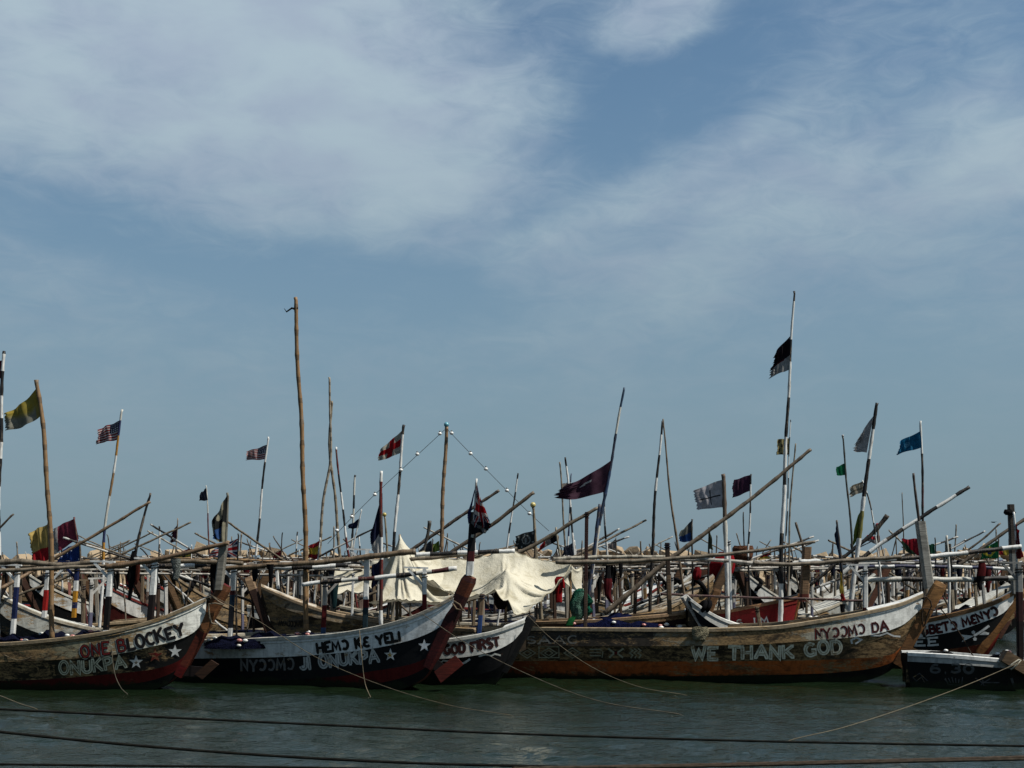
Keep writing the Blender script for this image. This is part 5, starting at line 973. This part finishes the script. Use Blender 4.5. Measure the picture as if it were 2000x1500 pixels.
# ------------------------------------------------------------------ bundles, hung clothes, sacks
def bundle(name, label, cat, rows, Y, col, depth=.35, fold=.12, mat='cloth', seed=0, n=22, group=None, parent=None):
    """closed draped form: rows of (image row, left, right)"""
    q = lerp_poly([(y, l, r) for y, l, r in rows], max(14, len(rows) * 5)); mb = MB(); R = []; rs = random.Random(seed); ph = rs.uniform(0, 6)
    for k, (y, l, r) in enumerate(q):
        a, b = P(l, y, Y), P(r, y, Y); c = (a + b) / 2; h = max((b - a).length / 2, .01); row = []
        for i in range(n):
            t_ = 6.2832 * i / n; f = 1 + fold * (math.sin(5 * t_ + ph + .25 * k) * .6 + .5 * math.sin(9 * t_ + 2 * ph) + .4 * math.sin(3 * t_ + .5 * k))
            row.append(c + Vector((h * math.cos(t_), h * depth * math.sin(t_) * f - 0, .03 * math.sin(4 * t_ + ph) * h)))
        R.append(row)
    def cf(i, j): return col(i / (len(R) - 1), j / n) if callable(col) else col
    b0 = mb.grid(R, cf, True, close=True); mb.face([b0 + i for i in range(n)], cf(0, 0)); mb.face([b0 + (len(R) - 1) * n + i for i in range(n)], cf(len(R) - 2, 0))
    if parent is not None: return part(name, mb, mat, parent)
    c = P((rows[-1][1] + rows[-1][2]) / 2, rows[-1][0], Y); o = link(name, mb.mesh(name, mat, c), None, c); return tag(o, label, cat, group)
CL = 'clothes hung on the rails'; BU = bundle
BU('hung_cloth', 'black jacket hung on the rail between the two striped posts', 'cloth', [(1076, 258, 266), (1090, 254, 268), (1110, 251, 270), (1130, 247, 268), (1143, 252, 262), (1172, 249, 256)], 31.3, (.006, .006, .008), .5, .2, seed=1, group=CL); BU('hung_cloth', 'dark rust-red cloth hung beside the black jacket', 'cloth', [(1094, 265, 274), (1110, 265, 274), (1130, 264, 272), (1142, 262, 267)], 31.2, (.10, .022, .014), .5, .2, seed=2, group=CL)
BU('hung_net', 'pale grey net hung over the rail left of the prow timber', 'net', [(1090, 333, 353), (1105, 336, 353), (1120, 338, 352), (1132, 337, 348)], 31.4, (.16, .18, .17), .35, .22, 'net', 3, group=CL); BU('hung_cloth', 'long black cloth hung against the grey prow timber', 'cloth', [(1100, 411, 424), (1120, 410, 423), (1145, 411, 423), (1162, 417, 424)], 31.6, (.006, .006, .007), .6, .15, seed=4, group=CL)
BU('hung_cloth', 'black cloth hung on the striped rail left of the tallest bamboo', 'cloth', [(1102, 520, 535), (1115, 524, 534), (1130, 525, 533), (1148, 526, 531)], 31.5, (.006, .006, .008), .6, .2, seed=5, group=CL); BU('hung_cloth', 'small black and white cloth tied behind the bare prow', 'cloth', [(1108, 492, 503), (1120, 492, 504), (1136, 494, 500)], 33, (.008, .008, .014), .6, .2, seed=6, group=CL)
sh_ = BU('red_shirt', 'bright red shirt hung under the right tip of the awning', 'shirt', [(1126, 1087, 1100), (1134, 1083, 1101), (1150, 1085, 1099), (1165, 1085, 1098), (1177, 1086, 1098)], 35.0, (.36, .008, .012), .45, .14, seed=7, group=CL)
sv = BU('sleeve', None, None, [(1128, 1097, 1101), (1140, 1097, 1103), (1149, 1098, 1103)], 34.95, (.34, .008, .012), .8, .1, seed=8, parent=sh_); sv = BU('collar', None, None, [(1132, 1089, 1097), (1135, 1089, 1098), (1137, 1090, 1097)], 34.85, (.55, .25, .25), .5, .1, seed=9, parent=sh_)
BU('hung_cloth', 'black red and white cloth hung by the blue-white post', 'cloth', [(1104, 1183, 1192), (1120, 1182, 1193), (1140, 1179, 1196), (1160, 1181, 1193), (1178, 1192, 1198)], 36, lambda u, v: (.008, .008, .01) if u < .3 else (.45, .43, .42) if u < .45 and v < .3 else (.11, .010, .014), .5, .2, seed=10, group=CL); BU('hung_cloth', 'black vest hung on a stick left of the red and white cloth', 'cloth', [(1126, 1170, 1177), (1135, 1166, 1176), (1160, 1167, 1173), (1174, 1167, 1172)], 36.4, (.007, .008, .008), .6, .2, seed=11, group=CL)
BU('hung_cloth', 'crumpled red cloth knotted on a post left of the red tarpaulin', 'cloth', [(1107, 1358, 1366), (1116, 1354, 1370), (1126, 1353, 1369), (1133, 1357, 1364)], 38, (.20, .008, .012), .8, .3, seed=12, group=CL); BU('tarpaulin', 'red tarpaulin slung under the rails, right of centre', 'tarpaulin', [(1078, 1404, 1430), (1090, 1396, 1434), (1102, 1386, 1436), (1120, 1384, 1432), (1131, 1384, 1408)], 40.5, (.30, .008, .014), .35, .12, seed=13); BU('basket', 'rusty brown woven basket on the rails beside the red tarpaulin', 'basket', [(1066, 1434, 1470), (1072, 1430, 1472), (1088, 1432, 1470), (1096, 1436, 1462)], 41, (.13, .06, .035), .7, .10, 'net', 14)
BU('hung_cloth', 'black and dark red cloth hung over the rail at far right', 'cloth', [(1098, 1912, 1924), (1110, 1910, 1926), (1126, 1907, 1924), (1140, 1908, 1918), (1152, 1912, 1919)], 35.9, lambda u, v: (.10, .008, .01) if v > .5 and u < .5 else (.007, .007, .009), .5, .15, seed=15, group=CL); BU('hung_cloth', 'dark teal garment hung under the left awning', 'cloth', [(1138, 645, 662), (1155, 645, 660), (1175, 648, 658), (1188, 650, 656)], 35, (.012, .04, .045), .5, .2, seed=16, group=CL); BU('hung_cloth', 'black cloth hung right of the braced white post', 'cloth', [(1180, 1640, 1652), (1190, 1641, 1650), (1204, 1644, 1650)], 34, (.006, .006, .008), .6, .2, seed=17, group=CL)
BU('bundle', 'dark bundle tucked under the awning beside its hanging point', 'bundle', [(1152, 968, 984), (1165, 964, 990), (1180, 966, 992), (1190, 972, 988)], 34.6, (.012, .006, .008), .8, .25, seed=18)
ns = BU('net_sack', 'heap of loose green netting standing in the boat right of the awning', 'net', [(1149, 1130, 1138), (1154, 1122, 1142), (1166, 1116, 1143), (1182, 1112, 1140), (1196, 1115, 1142), (1206, 1118, 1138), (1213, 1122, 1130)], 35.2, lambda u, v: mixc((.010, .085, .055), (.09, .17, .13), .5 + .5 * math.sin(7 * v + 4 * u)), .45, .34, 'net', 19); BU('net_fold', None, None, [(1158, 1140, 1147), (1166, 1138, 1153), (1175, 1140, 1159), (1184, 1139, 1152), (1193, 1141, 1158), (1203, 1139, 1150)], 35.15, (.008, .075, .045), .5, .4, 'net', 24, parent=ns); BU('green_rag', 'crumpled bright green rag over the gunwale below the net sack', 'rag', [(1204, 1116, 1125), (1212, 1108, 1122), (1222, 1104, 1118)], 34.4, (.012, .13, .035), .5, .25, seed=20)
BU('cloth_wrap', 'faded cloth wrapped round the gunwale of the WE THANK GOD canoe', 'cloth', [(1224, 1354, 1380), (1230, 1351, 1385), (1240, 1351, 1384), (1250, 1353, 1378)], 33.0, (.20, .18, .12), .3, .25, 'net', 21)
BU('hung_cloth', 'dark furled flag hung near the right end of the dark rail', 'cloth', [(1150, 1962, 1967), (1170, 1961, 1967)], 38, (.01, .01, .012), .6, .2, seed=22, group=CL)
# rag on the right timber
BU('rag', 'black rag tied to the head of the dark timber at far right', 'rag', [(995, 1962, 1976), (1001, 1960, 1984), (1006, 1964, 1974)], 36.2, (.008, .008, .009), .5, .3, seed=23)
# blue nets with floats heaped in the front boats
def net(label, pts, Y, hw, hh, floats, seed, col=(.004, .005, .016)):
    """pts: image points along the crest"""
    q, L = smooth_path([P(x, y, Y) for x, y in pts], .16); root = thing('fishing_net', label, 'net', q[0] - Vector((0, 0, .4)), 'nets heaped in the boats'); mb = MB(); R = []; rs = random.Random(seed)
    for k, p in enumerate(q):
        e = math.sin(math.pi * (k + .4) / (len(q) - .2)) ** .4; R.append([p + Vector((.05 * math.sin(3 * a + k), hw * math.cos(a) * e, -hh + hh * math.sin(a) * e * (1 + .22 * math.sin(k * .9 + 2 * a + seed) + .14 * math.sin(2.3 * k - 3 * a)))) for a in np.linspace(0, math.pi, 14)])
    mb.grid(R, col); part('net_heap', mb, 'net', root)
    for i in range(floats):
        p = R[rs.randrange(1, len(R) - 1)][rs.randrange(7, 13)]; mb = MB(); c = rs.choice((WHITE, WHITE, OFFW, (.45, .18, .16))); mb.ball(p + Vector((0, -.02, .02)), rs.uniform(.04, .065), c, 8, 6, (1.35, .9, .85)); part('float', mb, 'plastic', root)
net('navy net with white floats heaped in the ONE BLOCKEY canoe', [(-40, 1244), (40, 1240), (90, 1240), (150, 1232), (215, 1224)], 32.0, .5, .4, 12, 1); net('navy net with white floats heaped in the JI ONUKPA canoe', [(400, 1240), (480, 1240), (560, 1237), (650, 1232)], 33.0, .5, .35, 14, 2); net('dark blue net with floats behind the SAAC lettering', [(1110, 1210), (1180, 1202), (1260, 1204), (1330, 1208)], 35.2, .45, .35, 10, 3, (.004, .006, .028)); net('black net with floats in the red-lettered canoe at right', [(1800, 1202), (1850, 1196), (1900, 1184), (1940, 1172)], 37.2, .5, .35, 12, 4, (.006, .006, .010)); net('black net with white floats left of the braced white post', [(1545, 1205), (1600, 1203), (1650, 1202)], 36.4, .5, .3, 8, 5, (.008, .008, .010)); net('black net piled on the 6.30 canoe', [(1800, 1272), (1840, 1270), (1870, 1276)], 31.9, .3, .2, 3, 6, (.008, .008, .010)); net('black net with pale floats at the bow of the 6.30 canoe', [(1935, 1278), (1955, 1272), (1975, 1272)], 31.9, .3, .2, 8, 7, (.008, .008, .010))
# ------------------------------------------------------------------ ropes
def rope(label, pts, r, col, Ys, cat='rope', seg=.15, group='mooring ropes'):
    m = len(pts); Ys = Ys if hasattr(Ys, '__len__') else [Ys] * m; pts3 = [P(x, y, Y) for (x, y), Y in zip(pts, Ys)]
    if abs(pts3[-1].z) < .02: pts3.append(pts3[-1] + (pts3[-1] - pts3[-2]).normalized() * .5 - Vector((0, 0, .16)))
    q, L = smooth_path(pts3, seg); mb = MB(); k = len(q)
    mb.tube([p - q[0] for p in q], [r * (1 + .10 * math.sin(i * 2.1)) for i in range(k)], lambda i, j: mixc(col, (.02, .02, .015), .35 if (i + j) % 3 == 0 else 0), n=6); o = link('rope', mb.mesh('rope', 'rope'), None, q[0]); return tag(o, label, cat, group)
TAN = (.16, .135, .095); DK = (.010, .010, .009)
def wY(py): return FPX * H / (py - HOR)
rope('dark taut rope, uppermost of the three crossing the foreground water', [(-60, 1382), (300, 1400), (700, 1419), (1000, 1433), (1500, 1448), (2060, 1458)], .012, DK, 11.5, seg=.1); rope('dark sagging rope, middle of those crossing the lower left water', [(-60, 1423), (200, 1450), (500, 1474), (800, 1490), (1060, 1497), (1300, 1503)], .013, DK, 10.5, seg=.1); rope('dark rope along the very bottom edge at left', [(-60, 1492), (200, 1495), (600, 1499), (900, 1506)], .010, DK, 10, seg=.1); rope('brown twisted rope rising along the bottom right edge', [(1000, 1502), (1400, 1494), (1700, 1487), (2060, 1478)], .018, (.06, .045, .035), 10, seg=.06); rope('second brown rope beside the one at the bottom right edge', [(1200, 1500), (1500, 1494), (1800, 1487), (2060, 1482)], .012, (.05, .04, .03), 9.95, seg=.06)
rope('pale mooring rope from the ONE BLOCKEY bow to the water', [(408, 1160), (500, 1210), (620, 1285), (750, 1340), (880, 1378), (1000, 1398)], .008, TAN, [31, 30.4, 29, 27.6, 26.4, wY(1398)]); rope('pale mooring rope from the JI ONUKPA bow to the water', [(826, 1200), (920, 1262), (1060, 1330), (1180, 1372), (1330, 1396)], .010, (.14, .12, .09), [30.9, 29.8, 28.2, 26.8, wY(1396)]); rope('pale mooring rope from the GOD FIRST bow across the SAAC lettering', [(1032, 1203), (1080, 1250), (1160, 1305), (1250, 1342), (1345, 1359)], .008, TAN, [32.0, 31.6, 30.8, 30, wY(1359)]); rope('pale rope from the 6.30 canoe running down to the left water', [(1990, 1294), (1900, 1333), (1780, 1378), (1650, 1420), (1540, 1447)], .008, TAN, [30.8, 28.2, 25.4, 22.9, wY(1447)])
rope('loose rope end hanging down the JI ONUKPA hull', [(702, 1231), (706, 1275), (710, 1318), (715, 1342), (724, 1362)], .011, TAN, [31.0, 30.2, 30.2, 30.1, 29.6]); rope('rope loop hanging on the stern side of the ONE BLOCKEY hull', [(-20, 1262), (10, 1280), (35, 1289), (62, 1282), (96, 1254)], .008, TAN, [31.3, 31.1, 31, 31, 31.1]); rope('thin line hanging from the ONE BLOCKEY bow to the water', [(217, 1236), (220, 1290), (226, 1322), (238, 1346), (250, 1357)], .010, (.10, .09, .07), [31.0, 30.7, 30.5, 30.2, 30]); rope('thin rope from the left edge into the water', [(-40, 1345), (0, 1359), (40, 1375), (75, 1387)], .012, TAN, [28.5, 28, 27.3, wY(1387)]); rope('dark cord from the varnished bow to the black 6.30 canoe', [(1838, 1190), (1870, 1230), (1900, 1280), (1918, 1296)], .016, (.03, .022, .016), [33, 32.6, 31.6, 31.2])
rope('rope lashing round the ONE BLOCKEY bow post', [(404, 1168), (418, 1166), (428, 1176), (440, 1182), (420, 1178), (408, 1180), (412, 1215), (425, 1220)], .022, (.22, .18, .13), 30.98, group='lashings'); rope('rope lashing round the JI ONUKPA bow post', [(884, 1178), (892, 1190), (904, 1192), (902, 1184), (886, 1174)], .025, (.20, .15, .10), 30.8, group='lashings'); rope('dark lashing round the varnished WE THANK GOD bow post', [(1800, 1170), (1808, 1165), (1820, 1180), (1812, 1200), (1804, 1225), (1802, 1190), (1826, 1192)], .022, (.05, .035, .025), 32.8, group='lashings'); rope('white lashing round the timber of the 6.30 canoe', [(1968, 1305), (1980, 1295), (1995, 1286), (1984, 1300), (1974, 1308)], .022, (.5, .47, .38), 30.8, group='lashings'); rope('stay line from the wrapped timber down to the gunwale', [(1572, 1168), (1590, 1190), (1612, 1212)], .012, TAN, 33.8); rope('white coiled rope on the benches behind the ONE BLOCKEY canoe', [(20, 1190), (45, 1205), (33, 1193), (50, 1202), (62, 1208), (48, 1206), (66, 1214), (85, 1230)], .018, (.5, .48, .42), 34)
# black bird in flight
bird = thing('bird', 'small dark bird gliding above the right horizon', 'bird', P(1940, 1020, 60)); mb = MB(); c = P(1940, 1020, 60)
mb.tube([c + Vector((.05, -.14, -.01)), c + Vector((.02, -.06, 0)), c + Vector((-.02, .05, 0)), c + Vector((-.05, .16, .01))], [.008, .028, .024, .006], BLACK, n=8); part('body', mb, 'cloth', bird)
for sg in (-1, 1):
    mb = MB(); mb.grid([[c + Vector((0, -.05, .01)), c + Vector((.10 * sg, -.06, .035)), c + Vector((.21 * sg, .03, .02 * sg))], [c + Vector((0, .05, .01)), c + Vector((.09 * sg, .04, .03)), c + Vector((.20 * sg, .07, .018 * sg))]], BLACK); part('wing', mb, 'cloth', bird)
# loose poles and dark rags in the thick of the fleet
rnd = random.Random(31); NTH = ['first', 'second', 'third', 'fourth', 'fifth', 'sixth', 'seventh', 'eighth', 'ninth', 'tenth', 'eleventh', 'twelfth', 'thirteenth', 'fourteenth', 'fifteenth', 'sixteenth', 'seventeenth', 'eighteenth', 'nineteenth', 'twentieth', 'twenty-first', 'twenty-second', 'twenty-third', 'twenty-fourth', 'twenty-fifth', 'twenty-sixth', 'twenty-seventh', 'twenty-eighth', 'twenty-ninth', 'thirtieth']
for i in range(30):
    x = 30 + 66 * i + rnd.uniform(-18, 18); Y = rnd.uniform(37.5, 52); y0 = rnd.uniform(1092, 1104); x += 14 if 1075 < x < 1110 else 0; h_ = rnd.uniform(22, 58); w_ = rnd.uniform(6, 13); c = rnd.choice(((.006, .006, .008), (.008, .008, .009), (.010, .012, .03), (.09, .009, .011), (.03, .026, .02), (.010, .03, .03), (.16, .15, .13)))
    BU('hung_cloth', 'limp dark rag on the rails behind, %s of the rear rags from the left' % NTH[i], 'cloth', [(y0, x - w_ / 2, x + w_ / 2), (y0 + h_ * .3, x - w_ * .6, x + w_ * .55), (y0 + h_ * .7, x - w_ * .5, x + w_ * .45), (y0 + h_, x - w_ * .25, x + w_ * .2)], Y, c, .5, .22, seed=100 + i, n=14, group=CL)
for i in range(30):
    x = 20 + 67 * i + rnd.uniform(-20, 20); Y = rnd.uniform(38, 60); t_ = rnd.choice((-1, 1)) * rnd.uniform(25, 95); ty = 1085 - rnd.uniform(5, 45)
    FP('thin crooked pole leaning among the boats, %s of the leaning poles from the left' % NTH[i], [(x, 1165), (x + t_ * .5, 1120 + rnd.uniform(-6, 6)), (x + t_, ty)], Y, .038, .022, rnd.choice(((.10, .075, .05), (.16, .13, .09), (.05, .035, .025), BW_)), cat='pole', name='leaning_pole', wob=.03, group='loose poles in the boats')
